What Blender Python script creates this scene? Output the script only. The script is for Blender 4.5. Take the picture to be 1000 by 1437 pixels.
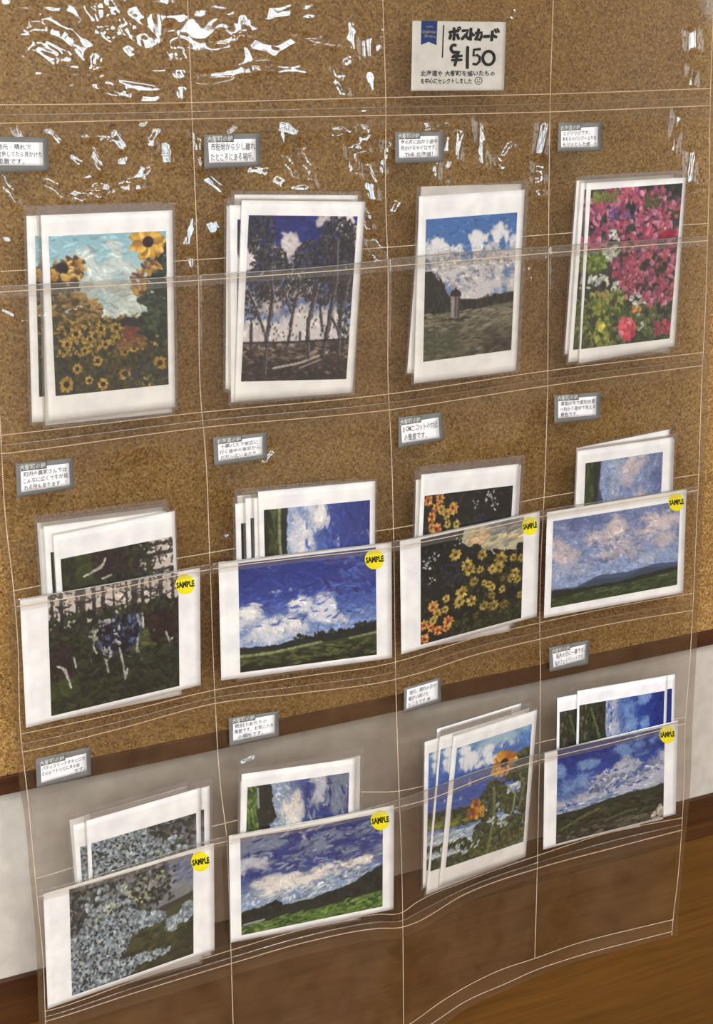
import bpy, math, random
import numpy as np
from mathutils import Vector

for _o in list(bpy.data.objects): bpy.data.objects.remove(_o)
SC = bpy.context.scene
COL = SC.collection
R = math.radians
ZO = 1.45                                   # height of the sheet's first seam above the floor

# ---------------------------------------------------------------- camera (solved from the seams and the board's frame)
CAM_LOC = np.array([-0.2803375, -1.1338882, 0.0240600 + ZO])
CAM_ROT = (1.3110335, 0.0203289, -0.4691827)
FPX = 2264.113
cam = bpy.data.cameras.new('camera'); cam_o = bpy.data.objects.new('camera', cam); COL.objects.link(cam_o)
cam_o.location = CAM_LOC; cam_o.rotation_euler = CAM_ROT
cam.sensor_fit = 'VERTICAL'; cam.sensor_height = 24.0; cam.lens = FPX / 1437 * 24.0
cam.clip_start = .02; cam.clip_end = 60
SC.camera = cam_o

# ---------------------------------------------------------------- world and lights
W_ = bpy.data.worlds.new('world'); SC.world = W_; W_.use_nodes = True
W_.node_tree.nodes['Background'].inputs[0].default_value = (.55, .68, .9, 1)
W_.node_tree.nodes['Background'].inputs[1].default_value = .35
def area(name, loc, rot, sx, sy, power, col):
    l = bpy.data.lights.new(name, 'AREA'); l.shape = 'RECTANGLE'; l.size = sx; l.size_y = sy; l.energy = power; l.color = col
    o = bpy.data.objects.new(name, l); o.location = loc; o.rotation_euler = rot; COL.objects.link(o); return o
# daylight outside each window of the wall behind the camera and of the right wall
WIN_FRONT = [(-1.3, -.35, 1.93, 2.5), (.1, 1.05, 1.93, 2.5), (1.5, 2.45, 1.93, 2.5)]
WIN_RIGHT = [(-3.4, -2.2, 1.1, 2.2), (-1.9, -.9, 1.1, 2.2)]
ADDED_WIN_LEFT = [(-3.2, -2.1, .9, 2.2), (-1.8, -.8, .9, 2.2)]  # unseen left windows, added to brighten the left side
Y_FRONT, X_RIGHT, X_LEFT, Z_CEIL = -4.6, 3.5, -2.2, 2.7
for a_, b_, c_, d_ in WIN_FRONT:
    area('daylight', ((a_ + b_) / 2, Y_FRONT - .14, (c_ + d_) / 2), (R(90), 0, 0), b_ - a_, d_ - c_, 27, (.72, .86, 1.0))
for a_, b_, c_, d_ in WIN_RIGHT:
    area('daylight', (X_RIGHT + .14, (a_ + b_) / 2, (c_ + d_) / 2), (R(90), 0, R(90)), b_ - a_, d_ - c_, 11, (.86, .93, 1.0))
for a_, b_, c_, d_ in ADDED_WIN_LEFT:
    area('daylight', (X_LEFT - .14, (a_ + b_) / 2, (c_ + d_) / 2), (R(90), 0, R(-90)), b_ - a_, d_ - c_, 44, (.87, .935, 1.0))
ADDED_LAMPS = [(-1.1, -2.8), (.3, -2.8), (-.15, -2.0)]  # unseen lamps, added and placed to balance the light on the board
for x_, y_ in ADDED_LAMPS:
    area('ceiling_lamp_light', (x_, y_, Z_CEIL - .075), (0, 0, 0), 1.1, .16, 23, (.99, .965, .96))
SC.view_settings.view_transform = 'Standard'; SC.view_settings.look = 'None'
SC.view_settings.exposure = -0.06; SC.view_settings.gamma = 1.0; SC.view_settings.use_curve_mapping = False
SC.cycles.transparent_max_bounces = 40; SC.cycles.max_bounces = 10; SC.cycles.caustics_reflective = False
SC.cycles.use_denoising = True

# ---------------------------------------------------------------- helpers
def lin(c):
    c = np.asarray(c, float) / 255.; return np.where(c <= .04045, c / 12.92, ((c + .055) / 1.055)**2.4)
def rgba(c): return (*[float(q) for q in lin(c)], 1.)
def tag(o, label=None, cat=None, group=None, kind=None):
    if label: o['label'] = label
    if cat: o['category'] = cat
    if group: o['group'] = group
    if kind: o['kind'] = kind
    return o
def empty(name, loc):
    o = bpy.data.objects.new(name, None); o.location = loc; o.empty_display_size = .02; COL.objects.link(o); return o
def mesh(name, V, F, mat, parent=None, smooth=True, cols=None, uv=None):
    """Link vertices V (n x 3) and faces F (m x 4 or m x 3 array, or a list) as one object; world coordinates."""
    me = bpy.data.meshes.new(name); V = np.asarray(V, np.float32)
    if isinstance(F, np.ndarray):
        k = F.shape[1]; me.vertices.add(len(V)); me.vertices.foreach_set('co', V.ravel())
        me.loops.add(F.size); me.loops.foreach_set('vertex_index', F.ravel().astype(np.int32))
        me.polygons.add(len(F)); me.polygons.foreach_set('loop_start', np.arange(0, F.size, k, dtype=np.int32))
        me.update(calc_edges=True)
    else: me.from_pydata([tuple(v) for v in V], [], F)
    if smooth: me.polygons.foreach_set('use_smooth', np.ones(len(me.polygons), bool))
    if cols is not None:
        at = me.color_attributes.new('paint', 'FLOAT_COLOR', 'POINT')
        at.data.foreach_set('color', np.concatenate([cols, np.ones((len(cols), 1))], 1).astype(np.float32).ravel())
    me.validate(); me.update(); me.materials.append(mat)
    o = bpy.data.objects.new(name, me); COL.objects.link(o)
    if parent is not None:
        o.parent = parent; w = np.array(root_loc(parent)); me.vertices.foreach_set('co', (V - w.astype(np.float32)).ravel())
    return o
def root_loc(o):
    p = Vector((0, 0, 0))
    while o: p = p + o.location; o = o.parent
    return p
def box(lo, hi):
    x0, y0, z0 = lo; x1, y1, z1 = hi
    V = [(x0, y0, z0), (x1, y0, z0), (x1, y1, z0), (x0, y1, z0), (x0, y0, z1), (x1, y0, z1), (x1, y1, z1), (x0, y1, z1)]
    return V, [(0, 3, 2, 1), (4, 5, 6, 7), (0, 1, 5, 4), (1, 2, 6, 5), (2, 3, 7, 6), (3, 0, 4, 7)]
def boxes(name, L, mat, parent=None, bevel=0.):
    V, F = [], []
    for lo, hi in L:
        v, f = box(lo, hi); F += [tuple(i + len(V) for i in q) for q in f]; V += v
    o = mesh(name, V, F, mat, parent, smooth=False)
    if bevel:
        m = o.modifiers.new('bevel', 'BEVEL'); m.width = bevel; m.segments = 2
    return o

# ---------------------------------------------------------------- materials
def new_mat(name):
    m = bpy.data.materials.new(name); m.use_nodes = True; nt = m.node_tree; nt.nodes.clear()
    out = nt.nodes.new('ShaderNodeOutputMaterial'); return m, nt, out
def node(nt, t, ins=(), **kw):
    n = nt.nodes.new(t)
    for k, v in kw.items(): setattr(n, k, v)
    for k, v in dict(ins).items():
        if isinstance(v, bpy.types.NodeSocket): nt.links.new(v, n.inputs[k])
        else: n.inputs[k].default_value = v
    return n
def ramp(nt, fac, stops):
    n = nt.nodes.new('ShaderNodeValToRGB'); nt.links.new(fac, n.inputs[0]); e = n.color_ramp.elements
    while len(e) < len(stops): e.new(.5)
    for q, (p, c) in zip(e, stops): q.position = p; q.color = c
    return n.outputs[0]
def principled(nt, out, col, rough=.5, bump=None, bstr=.2, bdist=.001, spec=.5, coat=0.):
    b = node(nt, 'ShaderNodeBsdfPrincipled', {'Roughness': rough, 'Specular IOR Level': spec, 'Coat Weight': coat})
    if isinstance(col, bpy.types.NodeSocket): nt.links.new(col, b.inputs['Base Color'])
    else: b.inputs['Base Color'].default_value = col
    if bump is not None:
        bp = node(nt, 'ShaderNodeBump', {'Height': bump, 'Strength': bstr, 'Distance': bdist}); nt.links.new(bp.outputs[0], b.inputs['Normal'])
    nt.links.new(b.outputs[0], out.inputs[0]); return b
def coords(nt, scale=(1, 1, 1)):
    t = node(nt, 'ShaderNodeTexCoord'); m = node(nt, 'ShaderNodeMapping', {'Vector': t.outputs['Object'], 'Scale': scale}); return m.outputs[0]
def plain(name, c, rough=.5, spec=.5):
    m, nt, out = new_mat(name); v = coords(nt)
    n = node(nt, 'ShaderNodeTexNoise', {'Vector': v, 'Scale': 60., 'Detail': 3.})
    a = rgba(np.clip(np.array(c) * .96, 0, 255)); b = rgba(np.clip(np.array(c) * 1.03, 0, 255))
    principled(nt, out, ramp(nt, n.outputs[0], [(.35, a), (.65, b)]), rough, spec=spec); return m
def make_cork():
    m, nt, out = new_mat('cork'); v = coords(nt)
    n1 = node(nt, 'ShaderNodeTexVoronoi', {'Vector': v, 'Scale': 640., 'Randomness': 1.})
    n2 = node(nt, 'ShaderNodeTexNoise', {'Vector': v, 'Scale': 620., 'Detail': 4., 'Roughness': .7})
    n3 = node(nt, 'ShaderNodeTexVoronoi', {'Vector': v, 'Scale': 330., 'Randomness': 1.})
    n4 = node(nt, 'ShaderNodeTexNoise', {'Vector': v, 'Scale': 9., 'Detail': 3.})
    sp = node(nt, 'ShaderNodeSeparateColor', {0: n1.outputs['Color']})
    a = ramp(nt, sp.outputs[0], [(0., rgba((136, 98, 52))), (.3, rgba((170, 129, 73))), (.7, rgba((188, 147, 87))), (1., rgba((214, 175, 113)))])
    b = ramp(nt, n2.outputs[0], [(.33, (.5, .48, .46, 1)), (.5, (1, 1, 1, 1)), (.72, (1.12, 1.1, 1.05, 1))])
    mx = node(nt, 'ShaderNodeMix', {0: 1., 6: a, 7: b}, data_type='RGBA', blend_type='MULTIPLY')
    s3 = node(nt, 'ShaderNodeSeparateColor', {0: n3.outputs['Color']})
    dk = node(nt, 'ShaderNodeMath', {0: s3.outputs[1], 1: .93}, operation='GREATER_THAN')
    ds = node(nt, 'ShaderNodeMath', {0: n3.outputs['Distance'], 1: .34}, operation='LESS_THAN')
    dm = node(nt, 'ShaderNodeMath', {0: dk.outputs[0], 1: ds.outputs[0]}, operation='MULTIPLY')
    dm2 = node(nt, 'ShaderNodeMath', {0: dm.outputs[0], 1: .62}, operation='MULTIPLY')
    mx2 = node(nt, 'ShaderNodeMix', {0: dm2.outputs[0], 6: mx.outputs[2], 7: rgba((70, 44, 24))}, data_type='RGBA')
    b4 = ramp(nt, n4.outputs[0], [(.3, (.93, .93, .93, 1)), (.7, (1.04, 1.04, 1.04, 1))])
    mx3 = node(nt, 'ShaderNodeMix', {0: 1., 6: mx2.outputs[2], 7: b4}, data_type='RGBA', blend_type='MULTIPLY')
    principled(nt, out, mx3.outputs[2], .85, n2.outputs[0], .5, .0006, .25); return m
def make_wood(name, c1, c2, c3, rough=.4, scale=1., spec=.4):
    m, nt, out = new_mat(name); v = coords(nt, (2.2 * scale, 9 * scale, 42 * scale)); v2 = coords(nt, (14 * scale, 60, 320 * scale))
    n1 = node(nt, 'ShaderNodeTexNoise', {'Vector': v, 'Scale': 1., 'Detail': 6., 'Roughness': .6, 'Distortion': .6})
    n2 = node(nt, 'ShaderNodeTexNoise', {'Vector': v2, 'Scale': 1., 'Detail': 3.})
    a = ramp(nt, n1.outputs[0], [(.3, rgba(c1)), (.52, rgba(c2)), (.75, rgba(c3))])
    b = ramp(nt, n2.outputs[0], [(.3, (.78, .78, .78, 1)), (.6, (1.05, 1.05, 1.05, 1))])
    mx = node(nt, 'ShaderNodeMix', {0: 1., 6: a, 7: b}, data_type='RGBA', blend_type='MULTIPLY')
    principled(nt, out, mx.outputs[2], rough, n2.outputs[0], .15, .0004, spec); return m
def make_film(name, T, haze, refl=1.6, rough=.03, bump=.25, tint=(1, .985, .96), cloud=0., milk=(.8, .8, .8)):
    """Clear vinyl: see-through, glossy by its angle, a little milky."""
    m, nt, out = new_mat(name); v = coords(nt)
    nz = node(nt, 'ShaderNodeTexNoise', {'Vector': v, 'Scale': 150., 'Detail': 4., 'Roughness': .6})
    n0 = node(nt, 'ShaderNodeTexNoise', {'Vector': v, 'Scale': 26., 'Detail': 9., 'Roughness': .8})
    bp = node(nt, 'ShaderNodeBump', {'Height': nz.outputs[0], 'Strength': bump, 'Distance': .0009})
    ge = node(nt, 'ShaderNodeNewGeometry'); ior = node(nt, 'ShaderNodeMapRange', {0: ge.outputs['Backfacing'], 1: 0., 2: 1., 3: 1.5, 4: 1 / 1.5})
    fr = node(nt, 'ShaderNodeFresnel', {'IOR': ior.outputs[0], 'Normal': bp.outputs[0]})      # a thin film reflects the same from both sides
    fm = node(nt, 'ShaderNodeMath', {0: fr.outputs[0], 1: refl}, operation='MULTIPLY', use_clamp=True)
    tr = node(nt, 'ShaderNodeBsdfTransparent', {'Color': (T * tint[0], T * tint[1], T * tint[2], 1)})
    gl = node(nt, 'ShaderNodeBsdfGlossy', {'Color': (1, 1, 1, 1), 'Roughness': rough, 'Normal': bp.outputs[0]})
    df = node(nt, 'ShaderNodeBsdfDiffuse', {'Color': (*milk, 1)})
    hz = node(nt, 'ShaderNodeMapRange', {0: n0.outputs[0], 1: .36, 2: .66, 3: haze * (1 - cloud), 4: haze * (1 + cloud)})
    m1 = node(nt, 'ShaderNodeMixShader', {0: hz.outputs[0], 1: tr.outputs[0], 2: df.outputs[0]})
    m2 = node(nt, 'ShaderNodeMixShader', {0: fm.outputs[0], 1: m1.outputs[0], 2: gl.outputs[0]})
    nt.links.new(m2.outputs[0], out.inputs[0]); return m
def make_print():
    m, nt, out = new_mat('printed_painting'); a = node(nt, 'ShaderNodeVertexColor', layer_name='paint'); v = coords(nt)
    n = node(nt, 'ShaderNodeTexNoise', {'Vector': v, 'Scale': 900., 'Detail': 2.})
    b = ramp(nt, n.outputs[0], [(.3, (.9, .9, .9, 1)), (.7, (1.08, 1.08, 1.08, 1))])
    mx = node(nt, 'ShaderNodeMix', {0: 1., 6: a.outputs[0], 7: b}, data_type='RGBA', blend_type='MULTIPLY')
    principled(nt, out, mx.outputs[2], .38, spec=.4); return m
def make_glass():
    m, nt, out = new_mat('window_glass'); ge = node(nt, 'ShaderNodeNewGeometry'); ior = node(nt, 'ShaderNodeMapRange', {0: ge.outputs['Backfacing'], 1: 0., 2: 1., 3: 1.45, 4: 1 / 1.45}); fr = node(nt, 'ShaderNodeFresnel', {'IOR': ior.outputs[0]})
    v = coords(nt); n = node(nt, 'ShaderNodeTexNoise', {'Vector': v, 'Scale': 2.}); bp = node(nt, 'ShaderNodeBump', {'Height': n.outputs[0], 'Strength': .05, 'Distance': .002})
    tr = node(nt, 'ShaderNodeBsdfTransparent', {'Color': (.96, .98, .97, 1)}); gl = node(nt, 'ShaderNodeBsdfGlossy', {'Roughness': .0, 'Normal': bp.outputs[0]})
    mx = node(nt, 'ShaderNodeMixShader', {0: fr.outputs[0], 1: tr.outputs[0], 2: gl.outputs[0]}); nt.links.new(mx.outputs[0], out.inputs[0]); return m
M_CORK = make_cork()
M_FRAME = make_wood('dark_frame_wood', (52, 28, 16), (84, 46, 24), (104, 62, 34), .42)
M_RAIL = make_wood('brown_rail_wood', (56, 32, 14), (78, 46, 20), (98, 60, 28), .4)
M_PANEL = make_wood('brown_panel_wood', (98, 64, 22), (109, 72, 26), (120, 80, 31), .42, .8)
M_FLOOR = make_wood('floor_wood', (104, 64, 30), (134, 88, 44), (156, 106, 58), .35, .5)
M_WALL = plain('white_wall_paint', (214, 206, 196), .8, .2)
M_CEIL = plain('ceiling_paint', (226, 222, 212), .9, .1)
M_WHITE = plain('white_card', (250, 249, 253), .45, .4)
M_CREAM = plain('cream_card', (212, 208, 202), .5, .4)
M_GREY = plain('grey_card', (122, 121, 118), .6, .3)
M_INK = plain('black_ink', (26, 24, 26), .5, .3)
M_PEN = plain('pen_ink', (84, 80, 78), .5, .3)
M_HEAD = plain('white_print', (214, 214, 206), .5, .3)
M_BLUE = plain('blue_print', (18, 50, 110), .5, .3)
M_GOLD = plain('pale_gold_print', (150, 146, 120), .5, .3)
M_YELLOW = plain('yellow_sticker', (255, 240, 20), .5, .3)
M_THREAD = plain('white_thread', (244, 222, 194), .7, .2)
M_SASH = plain('window_frame_paint', (200, 198, 190), .5, .3)
M_BACK = make_film('clear_vinyl_back', .745, .05, 1.7, .035, .03, cloud=.85, milk=(.80, .50, .24))  # warm milk colour paints in the wooden floor's reflection over the haze
M_FRONT = make_film('clear_vinyl_front', .975, .006, .7, .035, .035)
M_BAND = make_film('clear_vinyl_band', .92, .03, 1.3, .04, .2, milk=(.8, .55, .3))  # same warm floor reflection put into the milk colour
M_HEM = make_film('clear_vinyl_hem', .97, .07, 1.2, .04, .15)
M_BEAD = make_film('clear_vinyl_edge', .93, .03, 6., .12, .2)
M_RIM = make_film('clear_sleeve_rim', .9, .10, 1.4, .08, .1, milk=(.66, .64, .68))
M_SLEEVE = make_film('clear_sleeve', .985, .01, 1., .03, .08)
M_PRINT = make_print()
M_GLASS = make_glass()
M_ADDED_LAMP, _nt, _out = new_mat('lamp_diffuser')
_e = node(_nt, 'ShaderNodeEmission', {'Color': (1, .9, .76, 1), 'Strength': 6.}); _nt.links.new(_e.outputs[0], _out.inputs[0])  # glow for the added ceiling lamps
# ---------------------------------------------------------------- the sheet's geometry: seams read off the photograph, brought to their real depth
_cx, _cy, _cz = [math.cos(a) for a in CAM_ROT]; _sx, _sy, _sz = [math.sin(a) for a in CAM_ROT]
RM = np.array([[_cz, -_sz, 0], [_sz, _cz, 0], [0, 0, 1]]) @ np.array([[_cy, 0, _sy], [0, 1, 0], [-_sy, 0, _cy]]) @ np.array([[1, 0, 0], [0, _cx, -_sx], [0, _sx, _cx]])
def at(px, py, Y):
    """World point on the plane y = Y that the photograph shows at (px, py)."""
    px, py, Y = np.broadcast_arrays(np.asarray(px, float), np.asarray(py, float), np.asarray(Y, float))
    d = np.stack([(px - 500) / FPX, -(py - 718.5) / FPX, -np.ones_like(px)], -1) @ RM.T
    t = (Y - CAM_LOC[1]) / d[..., 1]; return CAM_LOC + t[..., None] * d
COLW, ROWH = .158, .22903
DEPTH = np.array([[0, 0, 0, 0, 0, 0], [0, 0, .001, 0, 0, 0], [0, 0, .003, -.003, .001, .001], [0, 0, .003, -.010, .009, .002], [0, 0, .001, -.013, .013, 0], [0, 0, 0, -.010, .012, 0], [0, 0, 0, -.008, .010, 0]])
def cr(p0, p1, p2, p3, t): return .5 * (2 * p1 + (p2 - p0) * t + (2 * p0 - 5 * p1 + 4 * p2 - p3) * t * t + (3 * p1 - p0 - 3 * p2 + p3) * t**3)
def D(px, py):
    """Depth of the hanging sheet (it bows towards the room at the third seam and back again at the fourth)."""
    P = at(px, py, 0.); c = np.clip(P[..., 0] / COLW, -.95, 4.95) + 1; r = np.clip((ZO - P[..., 2]) / ROWH, -.95, 4.95) + 1
    i = np.clip(c.astype(int), 0, 5); j = np.clip(r.astype(int), 0, 6); fc = c - i; fr = r - j
    A = np.pad(DEPTH, 3, mode='edge'); o = 3
    def row(jj): return cr(A[jj + o, i - 1 + o], A[jj + o, i + o], A[jj + o, i + 1 + o], A[jj + o, i + 2 + o], fc)
    return cr(row(j - 1), row(j), row(j + 1), row(j + 2), fr)
def interp(pts, x):
    xs = np.array([p[0] for p in pts], float); ys = np.array([p[1] for p in pts], float)
    s = np.gradient(ys, xs); x = np.asarray(x, float); i = np.clip(np.searchsorted(xs, x) - 1, 0, len(xs) - 2)
    h = xs[i + 1] - xs[i]; t = (x - xs[i]) / h; tc = np.clip(t, 0, 1)
    v = (2 * tc**3 - 3 * tc**2 + 1) * ys[i] + (tc**3 - 2 * tc**2 + tc) * h * s[i] + (-2 * tc**3 + 3 * tc**2) * ys[i + 1] + (tc**3 - tc**2) * h * s[i + 1]
    return v + np.where(t < 0, t * h * s[0], 0) + np.where(t > 1, (t - 1) * h * s[-1], 0)
# seams that run down: (y, x)
VS = [[(-160, -52), (0, -45), (610, -12), (760, 0), (828, 10), (900, 14), (1040, 23), (1090, 26), (1150, 35), (1230, 42), (1290, 48), (1437, 55), (1600, 63)],
      [(-160, -33), (0, -26), (400, -10), (610, 1), (730, 8), (826, 19), (900, 25), (1030, 29), (1110, 38), (1250, 51), (1340, 60), (1437, 64), (1600, 70)],
      [(-160, 256), (0, 263), (150, 269), (250, 273), (385, 278), (579, 283), (620, 287), (775, 294), (967, 301), (1110, 310), (1175, 318), (1250, 321), (1337, 324), (1437, 327), (1600, 333)],
      [(-160, 534), (0, 537), (137, 541), (280, 541), (370, 544), (555, 545), (610, 548), (750, 552), (955, 555), (1118, 560), (1200, 563), (1301, 565), (1437, 566), (1600, 568)],
      [(-160, 781), (0, 776), (130, 772), (260, 770), (400, 769), (540, 768), (700, 763), (780, 759), (870, 757), (950, 758), (1045, 757), (1150, 755), (1240, 753), (1345, 750), (1600, 744)],
      [(-160, 1006), (0, 1001), (148, 996), (230, 995), (350, 992), (440, 989), (540, 984), (665, 980), (780, 975), (850, 972), (950, 966), (1000, 962), (1130, 958), (1240, 950), (1290, 944), (1330, 941), (1600, 925)],
      [(-160, 1026), (0, 1018), (200, 1008), (350, 1001), (450, 997), (560, 993), (700, 987), (800, 982), (850, 979), (910, 977), (1000, 972), (1120, 967), (1240, 955), (1290, 951), (1330, 950), (1600, 934)]]
# seams that run across: (x, y)
HS = [[(-60, -150), (1000, -150)],
      [(-60, 147), (0, 147), (268, 144), (538, 137), (771, 132), (1000, 124)],
      [(-60, 174), (0, 173), (268, 167), (538, 162), (771, 157), (1000, 148)],
      [(-60, 384), (0, 381), (270, 365), (545, 347), (771, 329), (1000, 313)],
      [(-60, 405), (0, 402), (270, 387), (505, 369), (545, 364), (771, 346), (1000, 331)],
      [(-60, 414), (0, 410), (270, 394), (545, 374), (771, 355), (1000, 337)],
      [(-60, 617), (0, 611), (270, 580), (545, 553), (771, 520), (1000, 493)],
      [(-60, 643), (0, 637), (285, 600), (547, 575), (771, 541), (1000, 511)],
      [(-20, 836), (20, 829), (130, 806), (293, 776), (420, 756), (551, 742), (660, 720), (763, 698), (870, 682), (985, 665)],
      [(-20, 848), (20, 842), (130, 824), (296, 792), (420, 776), (551, 760), (660, 738), (763, 716), (870, 700), (985, 682)],
      [(-20, 858), (20, 852), (130, 833), (296, 799), (420, 783), (551, 768), (660, 747), (763, 724), (870, 706), (985, 687)],
      [(0, 1036), (25, 1031), (170, 1000), (303, 968), (420, 950), (555, 929), (590, 919), (660, 897), (757, 874), (870, 850), (975, 832)],
      [(0, 1060), (27, 1056), (170, 1022), (303, 987), (420, 973), (556, 953), (590, 944), (660, 921), (757, 897), (870, 873), (975, 856)],
      [(30, 1238), (50, 1233), (180, 1192), (317, 1155), (430, 1128), (490, 1113), (560, 1110), (590, 1104), (680, 1067), (757, 1042), (860, 1024), (970, 1005)],
      [(30, 1254), (55, 1250), (180, 1215), (317, 1174), (430, 1154), (560, 1122), (600, 1108), (680, 1079), (757, 1058), (860, 1035), (970, 1009)],
      [(30, 1264), (48, 1260), (180, 1224), (320, 1180), (430, 1161), (562, 1132), (600, 1122), (680, 1091), (757, 1067), (860, 1042), (970, 1013)],
      [(40, 1424), (60, 1420), (190, 1376), (322, 1334), (430, 1303), (530, 1283), (565, 1280), (582, 1268), (650, 1238), (753, 1201), (860, 1167), (960, 1147)],
      [(40, 1440), (62, 1434), (190, 1393), (325, 1352), (430, 1322), (530, 1303), (565, 1301), (580, 1296), (650, 1256), (753, 1219), (860, 1190), (960, 1164)],
      [(40, 1588), (328, 1520), (500, 1473), (575, 1437), (620, 1405), (700, 1362), (750, 1345), (800, 1327), (900, 1301), (955, 1288)],
      [(40, 1606), (328, 1538), (500, 1491), (605, 1437), (650, 1407), (710, 1380), (750, 1362), (800, 1345), (900, 1318), (955, 1304)],
      [(40, 1616), (328, 1548), (500, 1501), (612, 1445), (655, 1415), (715, 1387), (752, 1370), (802, 1352), (900, 1325), (955, 1311)]]
def pix(s, t):
    """Photograph position of the sheet's own coordinates: s across (0 outer edge .. 6), t down (0 .. 20)."""
    s, t = np.broadcast_arrays(np.asarray(s, float), np.asarray(t, float)); x = s * 170.; y = t * 75.
    si = np.clip(s.astype(int), 0, 5); ti = np.clip(t.astype(int), 0, 19); sf, tf = s - si, t - ti
    for _ in range(7):
        X = np.stack([interp(v, y) for v in VS]); x = np.take_along_axis(X, si[None], 0)[0] * (1 - sf) + np.take_along_axis(X, si[None] + 1, 0)[0] * sf
        Y = np.stack([interp(h, x) for h in HS]); y = np.take_along_axis(Y, ti[None], 0)[0] * (1 - tf) + np.take_along_axis(Y, ti[None] + 1, 0)[0] * tf
    return x, y
_rs = np.random.RandomState(5)
_NT = [_rs.rand(64, 64) * 2 - 1 for _ in range(6)]
def vnoise(x, y, k):
    i = np.floor(x).astype(int); j = np.floor(y).astype(int); fx = x - i; fy = y - j
    fx = fx**3 * (fx * (fx * 6 - 15) + 10); fy = fy**3 * (fy * (fy * 6 - 15) + 10); g = _NT[k]
    q = lambda a, b: g[b % 64, a % 64]
    return (q(i, j) * (1 - fx) + q(i + 1, j) * fx) * (1 - fy) + (q(i, j + 1) * (1 - fx) + q(i + 1, j + 1) * fx) * fy
# creases pressed into the vinyl: polyline, half width, height in mm
CREASES = [
    ([(140, 4), (150, 30), (168, 60), (182, 84)], 8, 1.), ([(186, 10), (196, 44), (214, 82)], 8, 1.), ([(52, 66), (80, 84)], 9, 1.), ([(96, 50), (124, 84)], 8, 1.), ([(196, 176), (216, 170)], 6, 1.), 
    ([(128, 200), (142, 246), (138, 280)], 5, 1.), ([(100, 268), (120, 284)], 6, 1.), ([(230, 196), (236, 232)], 7, 1.), ([(468, 172), (476, 190)], 6, 1.), ([(270, 180), (280, 214)], 5, 1.),
    ([(444, 60), (470, 66)], 7, 1.), ([(376, 16), (410, 18)], 7, 1.), ([(608, 200), (614, 250)], 5, 1.), ([(644, 178), (640, 226)], 5, 1.), ([(320, 176), (330, 186)], 6, 1.), ([(248, 60), (252, 108)], 6, 1.), ([(540, 196), (538, 250)], 4, 1.),
    ([(128, 0), (150, 40), (190, 80)], 9, 1.6), ([(150, 0), (170, 34), (214, 66), (216, 10)], 9, 1.8), ([(40, 34), (66, 40), (100, 48), (128, 70)], 8, 1.5),
    ([(58, 60), (90, 76)], 8, 1.2), ([(128, 74), (140, 100), (150, 118)], 6, 1.3), ([(132, 124), (160, 116), (222, 126)], 6, 1.5), ([(150, 118), (190, 138), (224, 138)], 6, 1.2),
    ([(64, 176), (92, 210), (120, 240), (140, 278)], 6, 1.6), ([(222, 172), (205, 220), (185, 280)], 7, 1.8), ([(116, 196), (150, 190)], 6, 1.2), ([(160, 180), (172, 214), (170, 232)], 6, 1.2),
    ([(124, 262), (190, 262)], 6, 1.3), ([(20, 172), (56, 240), (90, 280)], 6, 1.2), ([(0, 240), (24, 290)], 5, 1.), ([(240, 40), (250, 90), (256, 140)], 7, 1.6), ([(274, 186), (284, 240), (312, 270)], 6, 1.5),
    ([(340, 20), (342, 60), (356, 110)], 6, 1.3), ([(300, 60), (346, 52), (385, 76), (420, 50), (470, 64)], 5, 1.1), ([(296, 106), (380, 94), (440, 102)], 5, 1.), ([(392, 166), (400, 210), (412, 252)], 5, 1.5),
    ([(400, 168), (420, 200), (440, 262)], 5, 1.5), ([(350, 236), (380, 246), (400, 262), (440, 264)], 6, 1.4), ([(490, 30), (498, 80), (472, 96), (484, 140)], 6, 1.6), ([(512, 50), (516, 90), (524, 134)], 6, 1.5),
    ([(476, 180), (492, 200), (500, 250)], 7, 1.8), ([(508, 170), (512, 220), (524, 280)], 7, 2.),
    ([(620, 172), (632, 184), (628, 220), (620, 260)], 7, 1.4), ([(672, 164), (678, 232)], 5, 1.3), ([(716, 200), (700, 226), (712, 236)], 6, 1.3), ([(764, 166), (756, 220), (756, 256)], 6, 1.7), ([(594, 170), (604, 184)], 4, 1.1),
    ([(700, 6), (694, 22)], 4, 1.1), ([(714, 26), (724, 14)], 4, 1.1), ([(970, 40), (972, 70)], 6, 1.4), ([(972, 90), (970, 120)], 6, 1.1), ([(950, 160), (944, 220)], 5, 1.1), ([(970, 210), (968, 260)], 5, 1.2), ([(984, 250), (980, 270)], 4, 1.1),
    ([(738, 378), (766, 346)], 3, .9), ([(740, 392), (768, 360)], 3, .9), ([(0, 434), (30, 448), (60, 456), (110, 446), (150, 430)], 5, 1.2), ([(60, 446), (110, 428), (190, 416)], 4, 1.), ([(468, 444), (500, 410)], 5, 1.3),
    ([(958, 464), (970, 470)], 6, 1.2), ([(960, 420), (966, 426)], 4, 1.1), ([(372, 652), (382, 628)], 4, 1.1), ([(334, 1072), (356, 1062)], 6, 1.3), ([(314, 746), (320, 756)], 4, 1.1), ([(10, 640), (26, 646)], 5, 1.3),
    ([(270, 300), (264, 350), (270, 380)], 5, 1.), ([(296, 310), (302, 330)], 7, 1.3), ([(510, 290), (520, 330), (536, 370)], 6, 1.3), ([(556, 280), (552, 300)], 5, 1.1), ([(752, 250), (760, 280)], 5, 1.1), ([(6, 330), (12, 340)], 5, 1.)]
_FC = []
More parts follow.
